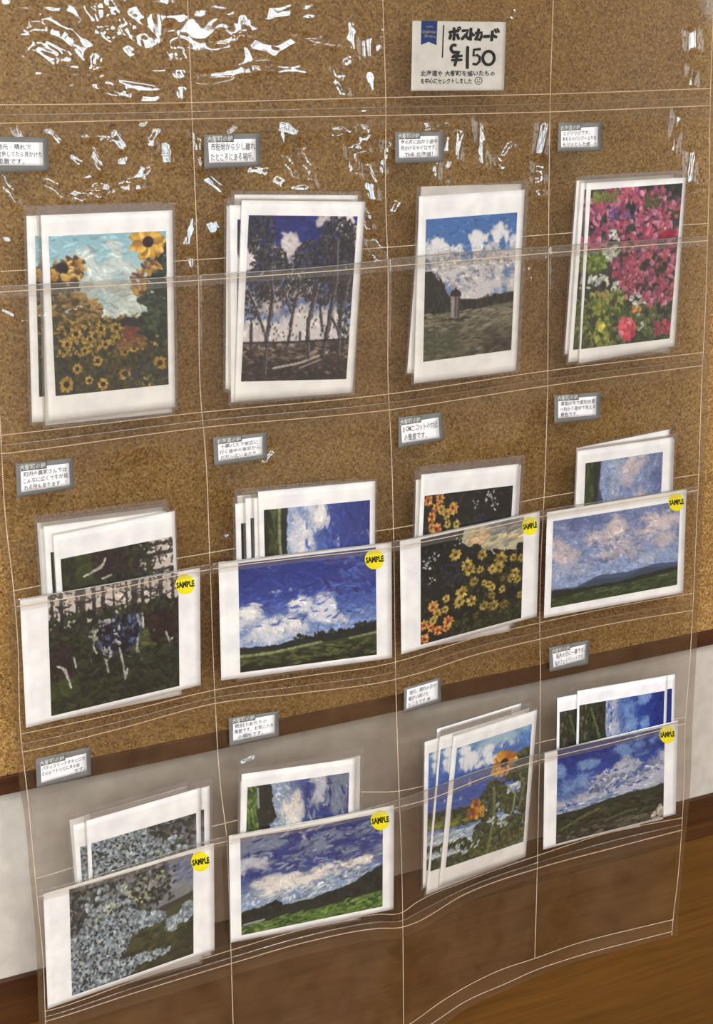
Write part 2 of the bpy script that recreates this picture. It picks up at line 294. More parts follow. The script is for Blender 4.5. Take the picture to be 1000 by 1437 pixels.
def build_facets():
    """Flattened, slightly tilted patches along the creases, where crumpled vinyl lies towards the windows."""
    r = np.random.RandomState(11); wins = [(a, b, Y_FRONT, c, d) for a, b, c, d in WIN_FRONT]
    for pts, wd, h in CREASES:
        for (xa, ya), (xb, yb) in zip(pts, pts[1:]):
            wc = (r.uniform(.3, .7), r.uniform(.3, .75), 2 if r.rand() < .7 else 1)
            L = math.hypot(xb - xa, yb - ya); n = max(1, int(round(L / (wd * 13))))
            for i in range(n):
                t = (i + .5 + r.uniform(-.1, .1)) / n; x = xa + (xb - xa) * t; y = ya + (yb - ya) * t
                P = at(x, y, 0.); c = CAM_LOC - P; c /= np.linalg.norm(c); w = wins[wc[2]]
                j = r.uniform(-.12, .12, 2); T = np.array([w[0] + (wc[0] + j[0]) * (w[1] - w[0]), w[2], w[3] + (wc[1] + j[1]) * (w[4] - w[3])]) - P; T /= np.linalg.norm(T); N = c + T
                an = math.atan2(yb - ya, xb - xa); _FC.append((x, y, L / n * .62, wd * r.uniform(1.1, 1.75), an, -N[0] / N[1], -N[2] / N[1]))
def facets(px, py):
    if not _FC: build_facets()
    a = np.zeros(np.shape(px)); K = np.zeros(np.shape(px))
    for x, y, L, W, an, tx, tz in _FC:
        m = (np.abs(px - x) < L + W + 3) & (np.abs(py - y) < L + W + 3)
        if not m.any(): continue
        dx = px[m] - x; dy = py[m] - y; u = (dx * math.cos(an) + dy * math.sin(an)) / L; v = (-dx * math.sin(an) + dy * math.cos(an)) / W
        k = np.clip((1.12 - np.abs(u)) * 2.2, 0, 1) * np.clip((1.15 - np.abs(v)) * 1.7, 0, 1); k = k * k * (3 - 2 * k)
        a[m] += (tx * dx * 6.2e-4 - tz * dy * 5.9e-4) * k; K[m] += k
    return a / np.maximum(K, 1), np.minimum(K, 1)
def crumple(px, py):
    """How crumpled the vinyl is at a place: most towards the upper left, where it has been handled."""
    a = 1.0 / (1 + np.exp((px - 560) / 60.)) / (1 + np.exp((py - 300) / 40.)); b = .45 / (1 + np.exp((px - 800) / 50.)) / (1 + np.exp((py - 300) / 50.))
    return .3 + a + b
def wrinkle(px, py, amp=1., seed=0):
    """Height of the wrinkles in metres, towards the room where negative."""
    g = crumple(px, py); o = seed * 7.3
    a = vnoise(px / 95. + o, py / 120. + o, 0) * .8e-3 + vnoise(px / 38. + o, py / 60. + o, 1) * .10e-3 * g
    w = vnoise(px / 40. + o, py / 44. + o, 4) * 1.2; w2 = vnoise(px / 36. + 9 + o, py / 38. + o, 5) * 1.2
    r = 1 - np.abs(vnoise(px / 26. + w, py / 48. + w2 + o, 2)); a = a - (r**6) * .12e-3 * np.clip(g - .25, 0, 9)
    r = 1 - np.abs(vnoise(px / 46. + w2 + o, py / 22. + w, 3)); a = a - (r**7) * .08e-3 * np.clip(g - .3, 0, 9)
    a = a + vnoise(px / 15. + w, py / 19. + w2, 5) * .05e-3 * g
    for pts, wd, h in CREASES:
        d = np.full(np.shape(px), 1e9)
        for (xa, ya), (xb, yb) in zip(pts, pts[1:]):
            L2 = (xb - xa)**2 + (yb - ya)**2; t = np.clip(((px - xa) * (xb - xa) + (py - ya) * (yb - ya)) / L2, 0, 1)
            d = np.minimum(d, (px - xa - t * (xb - xa))**2 + (py - ya - t * (yb - ya))**2)
        a = a - h * .08e-3 * np.exp(-d / (wd * .6)**2)
    f, K = facets(px, py); return (a * (1 - .45 * K) + f) * amp
def grid_faces(nu, nv):
    i = np.arange(nv - 1)[:, None] * nu + np.arange(nu - 1)[None]; i = i.ravel()
    return np.stack([i, i + nu, i + nu + 1, i + 1], 1)
def span(lines, a, b, step):
    """Parameter values from a to b about step pixels apart."""
    out = []
    for k in range(int(math.floor(a)), int(math.ceil(b))):
        n = max(2, int(abs(lines[k + 1] - lines[k]) / (step * (.62 if lines[k + 1] < 352 and lines is T_PX else 1.)))); out += [k + i / n for i in range(n)]
    out = [q for q in out if a < q < b]; return np.array([a] + out + [b])
S_PX = [-12, 1, 283, 545, 771, 986, 1000]; T_PX = [-150, 138, 163, 350, 370, 377, 555, 575, 745, 765, 772, 935, 957, 1110, 1125, 1135, 1290, 1308, 1440, 1460, 1470]
def sheet_grid(s0, s1, t0, t1, step, off, fn):
    s = span(S_PX, s0, s1, step); t = span(T_PX, t0, t1, step); S, T = np.meshgrid(s, t); px, py = pix(S, T)
    Y = D(px, py) + off + fn(px, py, S, T); V = at(px, py, Y).reshape(-1, 3); return V, grid_faces(len(s), len(t))
def quad_px(q, u, v):
    """Position inside a quad of photograph corners (upper left, upper right, lower right, lower left)."""
    q = np.array(q, float); u = np.asarray(u)[..., None]; v = np.asarray(v)[..., None]
    p = (q[0] * (1 - u) + q[1] * u) * (1 - v) + (q[3] * (1 - u) + q[2] * u) * v; return p[..., 0], p[..., 1]
def on_quad(q, u, v, off):
    px, py = quad_px(q, u, v); return at(px, py, D(px, py) + off)
def slab(name, q, off, mat, parent, thick=.0004, n=26):
    """A card: a quad that follows the sheet, with its thickness."""
    u, v = np.meshgrid(np.linspace(0, 1, n), np.linspace(0, 1, n)); F = on_quad(q, u, v, off).reshape(-1, 3); B = F + np.array([0, thick, 0])
    f = grid_faces(n, n); fb = f[:, ::-1] + n * n
    rim = list(range(n)) + [n * k + n - 1 for k in range(1, n)] + [n * (n - 1) + k for k in range(n - 2, -1, -1)] + [n * k for k in range(n - 2, 0, -1)]
    sd = np.array([[rim[k], rim[(k + 1) % len(rim)], rim[(k + 1) % len(rim)] + n * n, rim[k] + n * n] for k in range(len(rim))])
    return mesh(name, np.concatenate([F, B]), np.concatenate([f, fb, sd]), mat, parent, smooth=False)
def sub_quad(q, l, t, r, b):
    return [quad_px(q, u, v) for u, v in ((l, t), (1 - r, t), (1 - r, 1 - b), (l, 1 - b))]

# ---------------------------------------------------------------- lettering
_font_cache = {}
def text_mesh(s, bold=0.):
    k = (s, bold)
    if k not in _font_cache:
        c = bpy.data.curves.new('lettering', 'FONT'); c.body = s; c.size = 1; c.resolution_u = 1; c.offset = bold; c.align_x = 'LEFT'
        o = bpy.data.objects.new('lettering', c); COL.objects.link(o); dg = bpy.context.evaluated_depsgraph_get(); dg.update()
        me = bpy.data.meshes.new_from_object(o.evaluated_get(dg)); V = np.array([v.co[:2] for v in me.vertices]).reshape(-1, 2)
        F = [tuple(p.vertices) for p in me.polygons]; bpy.data.objects.remove(o); bpy.data.curves.remove(c); bpy.data.meshes.remove(me); _font_cache[k] = (V, F)
    return _font_cache[k]
def lettering(name, lines, q, off, mat, parent, seed=0):
    """lines: (text, u0, v0, u1, v1, bold) boxes on quad q; one flat mesh of glyphs just proud of the card."""
    VV, FF = [], []; n = 0; r = np.random.RandomState(seed)
    for s, u0, v0, u1, v1, bold in lines:
        V, F = text_mesh(s, bold)
        if not len(V): continue
        lo, hi = V.min(0), V.max(0); u = u0 + (V[:, 0] - lo[0]) / (hi[0] - lo[0]) * (u1 - u0); v = v1 - (V[:, 1] - lo[1]) / (hi[1] - lo[1]) * (v1 - v0)
        v = v + np.sin(u * 23 + seed) * (v1 - v0) * .05
        VV.append(on_quad(q, u, v, off)); FF += [tuple(i + n for i in f) for f in F]; n += len(V)
    return mesh(name, np.concatenate(VV), FF, mat, parent, smooth=False)
def strokes(name, paths, q, off, mat, parent, asp=1.):
    """Pen strokes: (points, half width) in the quad's own coordinates (v scaled by asp to keep the width)."""
    VV, FF = [], []; n = 0
    for pts, w in paths:
        P = np.array(pts, float) * [1, asp]
        d = np.gradient(P, axis=0); d /= np.maximum(np.linalg.norm(d, axis=1, keepdims=True), 1e-9); N = np.stack([-d[:, 1], d[:, 0]], 1)
        P0 = P[0] - d[0] * w * .6; P1 = P[-1] + d[-1] * w * .6
        L = np.concatenate([[P0 + N[0] * w * .6], P + N * w, [P1 + N[-1] * w * .6], [P1 - N[-1] * w * .6], (P - N * w)[::-1], [P0 - N[0] * w * .6]])
        k = len(P) + 2; F = [(i, i + 1, 2 * k - 2 - i, 2 * k - 1 - i) for i in range(k - 1)]
        VV.append(on_quad(q, L[:, 0], L[:, 1] / asp, off - .00001 * (len(VV) % 5))); FF += [tuple(i + n for i in f) for f in F]; n += len(L)
    return mesh(name, np.concatenate(VV), FF, mat, parent, smooth=False)
def arc(cx, cy, rx, ry, a0, a1, n=14): return [(cx + rx * math.cos(R(a0 + (a1 - a0) * i / n)), cy + ry * math.sin(R(a0 + (a1 - a0) * i / n))) for i in range(n + 1)]
# ---------------------------------------------------------------- painter: the prints' colours, as small arrays
class Cv:
    """A print under way: sRGB array, coordinates 0..1 from its upper left corner."""
    def __init__(s, w, h, col, seed):
        s.w, s.h = w, h; s.r = np.random.RandomState(seed)
        s.a = np.ones((h, w, 3)) * (np.array(col) / 255.)
        s.X, s.Y = np.meshgrid((np.arange(w) + .5) / w, (np.arange(h) + .5) / h)
    def noise(s, nx, ny):
        g = s.r.rand(ny + 2, nx + 2); x = s.X * nx; y = s.Y * ny
        i = x.astype(int); j = y.astype(int); fx = x - i; fy = y - j
        fx = fx * fx * (3 - 2 * fx); fy = fy * fy * (3 - 2 * fy)
        return (g[j, i] * (1 - fx) + g[j, i + 1] * fx) * (1 - fy) + (g[j + 1, i] * (1 - fx) + g[j + 1, i + 1] * fx) * fy
    def fbm(s, nx, ny, o=4):
        t = 0; k = 0
        for q in range(o): t = t + s.noise(nx * 2**q, ny * 2**q) * .55**q; k += .55**q
        return t / k
    def put(s, m, col, al=1.):
        m = (np.clip(m, 0, 1) * al)[..., None]; s.a = s.a * (1 - m) + np.array(col) / 255. * m
    def grad(s, stops, x0=0, x1=1):
        ys = [q[0] for q in stops]
        c = np.stack([np.interp(s.Y, ys, [q[1][k] for q in stops]) for k in range(3)], -1) / 255.
        m = (s.X >= x0) & (s.X <= x1); s.a[m] = c[m]
    def inside(s, pts):
        m = np.zeros(s.X.shape, bool); n = len(pts)
        for i in range(n):
            (xa, ya), (xb, yb) = pts[i], pts[(i + 1) % n]
            if ya == yb: continue
            m ^= ((ya > s.Y) != (yb > s.Y)) & (s.X < (xb - xa) * (s.Y - ya) / (yb - ya) + xa)
        return m
    def poly(s, pts, col, al=1.): s.put(s.inside(pts).astype(float), col, al)
    def below(s, line, col, rag=.02, al=1.):
        y = np.interp(s.X, [p[0] for p in line], [p[1] for p in line]) + (s.fbm(24, 1, 3) - .5) * rag * 2
        s.put((s.Y > y).astype(float), col, al)
    def cloud(s, pts, col, th=.5, nx=7, ny=7, soft=.06, al=1.):
        """Cloud masses: noise above a threshold inside soft ellipses (x, y, rx, ry)."""
        f = (s.fbm(nx, ny, 5) - .5) * 3.; m = -1.
        for x, y, rx, ry in pts: m = np.maximum(m, 1 - ((s.X - x) / rx / 1.15)**2 - ((s.Y - y) / ry / 1.15)**2)
        v = f + .75 * m - (th - .3) * 1.5
        s.put(v / (soft * 4), np.array(col) * .9, al); s.put((v - .3) / (soft * 4), col, al)
    def dab(s, x, y, L, W, ang, col, al=1.):
        """One brush stroke; L, W in units of the height."""
        cx, cy = x * s.w, y * s.h; L = max(L * s.h, .7); W = max(W * s.h, .6); R = int(max(L, W) + 2)
        x0, x1, y0, y1 = max(0, int(cx) - R), min(s.w, int(cx) + R + 1), max(0, int(cy) - R), min(s.h, int(cy) + R + 1)
        if x0 >= x1 or y0 >= y1: return
        gx, gy = np.meshgrid(np.arange(x0, x1) - cx, np.arange(y0, y1) - cy)
        ca, sa = math.cos(ang), math.sin(ang); u = (gx * ca + gy * sa) / L; v = (-gx * sa + gy * ca) / W
        d = u * u + v * v; m = np.clip((1.15 - d) * 3, 0, 1)[..., None] * al
        c = np.array(col) / 255. * (1 - .16 * v[..., None]) if W * 1. > 1.2 else np.array(col) / 255.
        s.a[y0:y1, x0:x1] = s.a[y0:y1, x0:x1] * (1 - m) + c * m
    def oil(s, n, L, W, ang=0, spread=.6, jit=14, box=(0, 0, 1, 1), lum=None):
        """Break what is there into strokes of its own colours."""
        b = s.a.copy(); r = s.r
        for _ in range(n):
            x = r.uniform(box[0], box[2]); y = r.uniform(box[1], box[3])
            c = b[min(s.h - 1, int(y * s.h)), min(s.w - 1, int(x * s.w))] * 255
            c = np.clip(c * r.uniform(.86, 1.14) + r.uniform(-jit, jit) * .6 + r.uniform(-jit, jit, 3) * .3, 0, 255)
            s.dab(x, y, L * r.uniform(.5, 1.3), W * r.uniform(.6, 1.3), ang + r.normal() * spread, c, .85)
    def scat(s, n, box, pal, L, W, ang=0, spread=3., pts=None, al=.95):
        r = s.r
        for _ in range(n):
            for t in range(30):
                x = r.uniform(box[0], box[2]); y = r.uniform(box[1], box[3])
                if pts is None or any(((x - q[0]) / q[2])**2 + ((y - q[1]) / q[3])**2 < 1 for q in pts): break
            else: continue
            c = np.array(pal[r.randint(len(pal))]) * r.uniform(.85, 1.15)
            s.dab(x, y, L * r.uniform(.5, 1.3), W * r.uniform(.6, 1.3), ang + r.uniform(-1, 1) * spread, np.clip(c, 0, 255), al)
    def line(s, pts, w, col, jit=10, rag=.25):
        for (xa, ya), (xb, yb) in zip(pts, pts[1:]):
            n = max(2, int(math.hypot((xb - xa) * s.w, (yb - ya) * s.h) / max(w * s.h * .8, .8)))
            an = math.atan2((yb - ya) * s.h, (xb - xa) * s.w)
            for i in range(n):
                t = i / n; c = np.clip(np.array(col) + s.r.uniform(-jit, jit), 0, 255)
                s.dab(xa + (xb - xa) * t + s.r.normal() * w * rag * s.h / s.w, ya + (yb - ya) * t, w * 1.5, w, an + s.r.normal() * .2, c)
    def flower(s, x, y, r, pet, mid, n=14, cr=.38, asp=1.):
        for q in range(2):
            for k in range(n):
                an = 2 * math.pi * (k + .5 * q) / n + s.r.normal() * .15; rr = r * (.72 - .2 * q) * s.r.uniform(.85, 1.15)
                c = np.clip(np.array(pet[s.r.randint(len(pet))]) * s.r.uniform(.85, 1.1), 0, 255)
                s.dab(x + math.cos(an) * rr * s.h / s.w, y + math.sin(an) * rr * asp, r * .34, r * .2, math.atan2(math.sin(an) * asp, math.cos(an)), c)
        s.dab(x, y, r * cr, r * cr * asp, 0, mid); s.dab(x + .1 * r, y + .12 * r, r * cr * .5, r * cr * .4, 0, np.array(mid) * .7)

def paint_sunflower_field():
    c = Cv(168, 220, (160, 190, 198), 1)
    c.grad([(0, (140, 184, 198)), (.3, (170, 200, 204)), (.55, (178, 196, 204)), (1, (150, 170, 180))])
    c.cloud([(.5, .25, .4, .3), (.6, .5, .3, .12)], (200, 212, 210), .5)
    c.oil(500, .035, .012, .2, .5, 10)
    c.below([(0, .36), (.15, .42), (.3, .47), (.42, .52), (.55, .56), (.75, .57), (1, .5)], (58, 56, 42), .03)
    c.scat(260, (0, .36, .42, .56), [(132, 104, 62), (158, 124, 60), (96, 76, 52), (70, 62, 48), (150, 132, 96)], .024, .012, 0, .6, [(.1, .42, .2, .08), (.3, .47, .18, .06)])
    c.scat(1500, (0, .55, 1, 1), [(44, 48, 38), (62, 66, 40), (34, 38, 34), (86, 74, 42), (52, 62, 50), (70, 58, 40), (36, 44, 46)], .022, .011)
    c.scat(260, (0, .52, .8, .76), [(150, 122, 58), (172, 142, 70), (120, 98, 50), (98, 86, 48)], .016, .009)
    for x, y, r in [(.42, .6, .035), (.55, .6, .035), (.2, .62, .04), (.12, .68, .035), (.32, .66, .03), (.27, .73, .03), (.45, .7, .03), (.55, .68, .03), (.38, .8, .035), (.2, .84, .035), (.62, .9, .045), (.1, .93, .05), (.42, .95, .04), (.62, .76, .03), (.9, .7, .04), (.92, .85, .045), (.7, .74, .03), (.3, .92, .03), (.8, .97, .04)]:
        c.flower(x, y, r, [(170, 138, 62), (142, 112, 52), (188, 158, 84)], (52, 36, 30), 9, .42)
    c.poly([(.6, .62), (.68, .58), (.76, .58), (.82, .64), (.8, .69), (.62, .7)], (108, 62, 48)); c.poly([(.57, .575), (.63, .535), (.72, .55), (.82, .59), (.83, .62), (.66, .6)], (38, 38, 52))
    c.scat(24, (.62, .6, .8, .7), [(124, 64, 46), (98, 68, 56), (80, 54, 44)], .015, .01)
    c.scat(160, (.55, .68, .8, .74), [(140, 108, 62), (120, 84, 54), (92, 72, 48)], .014, .007, 0, .5)
    c.scat(320, (.74, .1, 1, .72), [(42, 56, 46), (56, 74, 54), (34, 44, 44), (64, 74, 58), (30, 36, 40)], .026, .014, .8, 1, [(.95, .45, .12, .28), (.86, .4, .12, .08), (.9, .6, .16, .1), (.88, .17, .06, .06), (.97, .15, .05, .18)])
    c.scat(100, (.7, .2, .95, .42), [(188, 150, 74), (112, 84, 70), (166, 120, 60), (98, 72, 66)], .022, .012, .8, 1, [(.75, .33, .07, .08), (.86, .23, .08, .035)])
    c.flower(.84, .065, .115, [(208, 164, 72), (186, 140, 60), (222, 184, 100), (170, 122, 54)], (44, 28, 34), 18, .32)
    c.scat(130, (0, .14, .34, .33), [(196, 156, 80), (150, 112, 54), (90, 66, 46), (212, 176, 96), (70, 50, 42)], .028, .014, .3, 1.2, [(.1, .25, .17, .07), (.2, .2, .1, .06)])
    c.dab(.1, .2, .038, .035, 0, (38, 30, 34)); c.dab(.13, .21, .02, .03, 0, (28, 24, 30))
    c.scat(60, (0, .29, .24, .36), [(48, 44, 46), (60, 56, 44)], .018, .01)
    c.scat(90, (.6, .86, 1, 1), [(52, 60, 74), (40, 46, 60), (94, 88, 48), (74, 70, 40)], .02, .01)
    return c.a
def paint_tall_trees():
    c = Cv(168, 220, (40, 46, 112), 2)
    c.grad([(0, (36, 42, 108)), (.3, (48, 56, 122)), (.5, (96, 112, 156)), (.68, (146, 160, 190)), (.76, (196, 192, 198)), (1, (90, 76, 72))])
    c.oil(400, .04, .014, .4, .8, 10)
    c.cloud([(.3, .17, .22, .1), (.1, .25, .16, .1)], (214, 206, 206), .42); c.cloud([(.92, .08, .16, .13), (.68, .02, .12, .05)], (206, 192, 192), .42)
    c.cloud([(.4, .4, .3, .1), (.15, .5, .2, .1)], (190, 182, 186), .46); c.cloud([(.2, .72, .3, .08), (.7, .66, .3, .12)], (212, 206, 210), .42)
    c.oil(300, .022, .012, .4, .9, 12)
    c.below([(0, .77), (.5, .76), (1, .745)], (104, 88, 82), .006)
    c.scat(500, (0, .77, 1, 1), [(44, 38, 38), (70, 58, 54), (112, 96, 88), (34, 28, 30), (142, 128, 118)], .03, .008, 0, .4)
    c.scat(260, (0, .87, 1, 1), [(40, 34, 34), (58, 48, 44), (30, 26, 28)], .03, .01, 0, .4)
    c.line([(.3, .92), (.55, .89), (.8, .83)], .006, (186, 176, 170)); c.line([(.55, .92), (.75, .87)], .005, (150, 138, 130))
    dk = [(44, 42, 52), (34, 34, 42), (60, 56, 62), (80, 74, 78), (26, 28, 34)]
    for x, y, rx, ry, n in [(.12, .12, .13, .14, 190), (.7, .26, .26, .12, 360), (.82, .12, .14, .12, 200), (.94, .28, .1, .22, 230), (.75, .42, .25, .12, 260), (.15, .36, .13, .12, 130), (.27, .3, .12, .1, 130), (.4, .42, .12, .12, 110), (.25, .45, .1, .08, 60), (.95, .55, .08, .2, 90), (.08, .5, .08, .14, 60)]:
        c.scat(int(n * 1.8), (0, 0, 1, .8), dk, .015, .007, -.9, 1.1, [(x, y, rx * 1.05, ry * 1.05)])
    for p, w in [([(.22, .95), (.22, .75), (.26, .5), (.22, .3)], .013), ([(.23, .76), (.12, .58), (.02, .45)], .008), ([(.42, .8), (.45, .6), (.5, .42)], .01), ([(.43, .58), (.36, .46)], .006), ([(.62, .85), (.6, .66), (.68, .4)], .014), ([(.76, .85), (.8, .6), (.84, .4), (.82, .15)], .014), ([(.74, .7), (.7, .55)], .008), ([(.9, .85), (.9, .6), (.96, .35)], .012), ([(.08, .8), (.07, .65)], .01), ([(.95, .78), (.82, .62)], .008), ([(.53, .78), (.53, .7)], .006)]:
        c.line(p, w, (52, 46, 52), 14); c.line([(x + .012, y) for x, y in p], w * .3, (112, 108, 116), 24)
    c.scat(200, (.1, .3, 1, .8), dk + [(150, 146, 152)], .01, .005, -1.2, .6)
    c.line([(0, .765), (.35, .765), (1, .75)], .006, (30, 28, 34))
    return c.a
def paint_silo():
    c = Cv(160, 220, (72, 106, 162), 3)
    c.grad([(0, (70, 108, 168)), (.25, (78, 114, 172)), (.5, (110, 138, 184)), (1, (150, 165, 190))]); c.oil(450, .03, .01, .15, .6, 10)
    c.scat(40, (0, 0, 1, .22), [(46, 66, 104)], .008, .004, .3, .4)
    c.cloud([(.1, .22, .14, .07), (.38, .23, .08, .05), (.62, .2, .13, .07), (.88, .17, .15, .11)], (222, 222, 226), .34, 9, 9)
    c.cloud([(.5, .32, .7, .09), (.15, .3, .3, .08), (.4, .42, .45, .1), (.85, .5, .3, .07), (.6, .56, .5, .05)], (206, 204, 210), .34, 8, 10)
    c.scat(160, (0, .28, 1, .56), [(170, 168, 180), (222, 220, 222), (132, 140, 166), (150, 146, 156)], .02, .009, .1, .8, [(.5, .34, .6, .07), (.3, .45, .3, .07), (.6, .38, .3, .06)])
    c.oil(300, .02, .009, .2, .9, 10, (0, .2, 1, .58))
    c.below([(0, .68), (.3, .665), (.6, .655), (1, .63)], (104, 100, 86), .006)
    c.poly([(0, .37), (.08, .37), (.14, .43), (.2, .46), (.26, .54), (.3, .575), (.6, .6), (.8, .585), (1, .57), (1, .645), (.5, .665), (.3, .675), (0, .71)], (38, 38, 36))
    c.scat(420, (0, .4, 1, .7), [(30, 30, 30), (46, 46, 42), (60, 58, 58), (24, 26, 24)], .018, .007, 1.57, .3, [(.1, .54, .13, .14), (.2, .62, .14, .07), (.5, .635, .3, .025), (.85, .61, .25, .03)])
    c.scat(800, (0, .67, 1, 1), [(110, 106, 90), (124, 118, 102), (88, 84, 70), (138, 130, 112), (74, 72, 58)], .035, .007, -.1, .2)
    c.scat(350, (0, .82, 1, 1), [(74, 74, 62), (90, 84, 70), (58, 58, 50), (104, 96, 82)], .035, .008, -.1, .25); c.scat(110, (0, .76, .4, .95), [(66, 72, 56), (80, 82, 66)], .03, .01, 0, .4)
    c.scat(40, (.7, .9, 1, 1), [(52, 44, 40), (70, 58, 52)], .03, .012, -.2, .3)
    c.poly([(.295, .55), (.4, .55), (.4, .72), (.3, .72)], (112, 102, 104)); c.line([(.315, .56), (.315, .71)], .012, (150, 142, 146)); c.line([(.385, .56), (.385, .71)], .006, (64, 56, 58)); c.line([(.35, .56), (.35, .7)], .006, (88, 78, 80))
    c.poly([(.285, .56), (.3, .525), (.34, .51), (.35, .495), (.36, .51), (.4, .53), (.415, .565)], (48, 32, 36)); c.scat(30, (.2, .715, .5, .73), [(50, 46, 42)], .02, .005, 0, .2)
    return c.a
def paint_pink_flowers():
    c = Cv(150, 220, (44, 44, 42), 4)
    c.scat(900, (0, 0, 1, 1), [(40, 42, 40), (58, 64, 50), (34, 30, 34), (66, 58, 60), (50, 56, 48)], .03, .015)
    pk = [(160, 80, 108), (184, 112, 138), (136, 54, 80), (170, 72, 96), (200, 140, 162), (150, 64, 94), (126, 66, 100), (186, 92, 104)]
    cl = [(.2, .08, .14, .09), (.05, .14, .1, .1), (.42, .04, .1, .07), (.52, .1, .1, .09), (.35, .18, .14, .1), (.72, .08, .1, .08), (.85, .16, .14, .12), (.65, .2, .15, .1), (.2, .3, .16, .08), (.05, .33, .08, .05), (.55, .32, .18, .08), (.8, .32, .18, .1), (.4, .46, .14, .12), (.55, .5, .16, .12), (.72, .44, .14, .09), (.92, .46, .1, .12), (.5, .62, .14, .09), (.75, .62, .14, .12), (.93, .64, .1, .14), (.7, .74, .12, .06), (.18, .7, .1, .055), (.85, .78, .08, .05)]
    for q in cl: c.scat(48, (q[0] - q[2], q[1] - q[3], q[0] + q[2], q[1] + q[3]), pk, .022, .013, 1.2, 1.4, [q])
    c.scat(26, (.2, .12, .5, .2), [(106, 66, 130), (88, 80, 150)], .014, .008)
    c.scat(60, (.03, .02, .3, .08), [(96, 104, 54), (120, 122, 62)], .018, .01)
    c.scat(50, (.6, .06, .8, .14), [(66, 72, 46), (84, 76, 54)], .018, .01)
    for x, y, r in [(.95, .04, .03), (.45, .14, .03), (.28, .36, .03), (.66, .5, .025), (.84, .52, .035), (.6, .72, .02)]: c.scat(10, (x - r * 1.3, y - r, x + r * 1.3, y + r), [(38, 42, 40), (30, 32, 34)], .02, .014)
    for x, y, n in [(.22, .42, 26), (.3, .4, 16), (.1, .58, 14), (.2, .57, 14), (.36, .63, 16), (.18, .81, 18), (.22, .86, 16), (.58, .72, 14), (.62, .84, 30), (.68, .9, 24), (.85, .86, 22), (.62, .78, 12), (.3, .3, 10)]:
        c.scat(n, (x - .06, y - .035, x + .06, y + .035), [(216, 216, 208), (190, 200, 192), (170, 182, 170), (204, 204, 186)], .016, .01)
    c.scat(170, (0, .4, .24, .52), [(92, 112, 44), (120, 138, 62), (66, 84, 38), (146, 156, 92)], .02, .012, 0, 1.5, [(.1, .47, .13, .05), (.06, .4, .1, .04)])
    c.scat(420, (0, .66, .45, 1), [(126, 132, 52), (88, 98, 46), (150, 154, 76), (60, 68, 40), (104, 118, 62), (50, 54, 44)], .026, .013, 1.3, .9)
    c.scat(260, (.35, .76, 1, 1), [(62, 82, 46), (80, 98, 54), (46, 56, 40), (98, 110, 72), (40, 42, 42)], .026, .013, 1, 1)
    c.scat(60, (.42, .84, .62, .98), [(206, 82, 100), (186, 60, 84), (214, 128, 140)], .026, .013, 1.1, .7, [(.5, .9, .09, .07)]); c.scat(26, (.8, .88, .98, .96), [(170, 66, 90), (140, 50, 76)], .02, .012)
    c.scat(12, (.55, .76, .64, .8), [(208, 130, 60)], .014, .008); c.scat(8, (.18, .86, .26, .9), [(214, 206, 90)], .018, .012)
    c.scat(10, (.76, .3, .92, .34), [(150, 24, 50)], .024, .012, 0, .4)
    return c.a
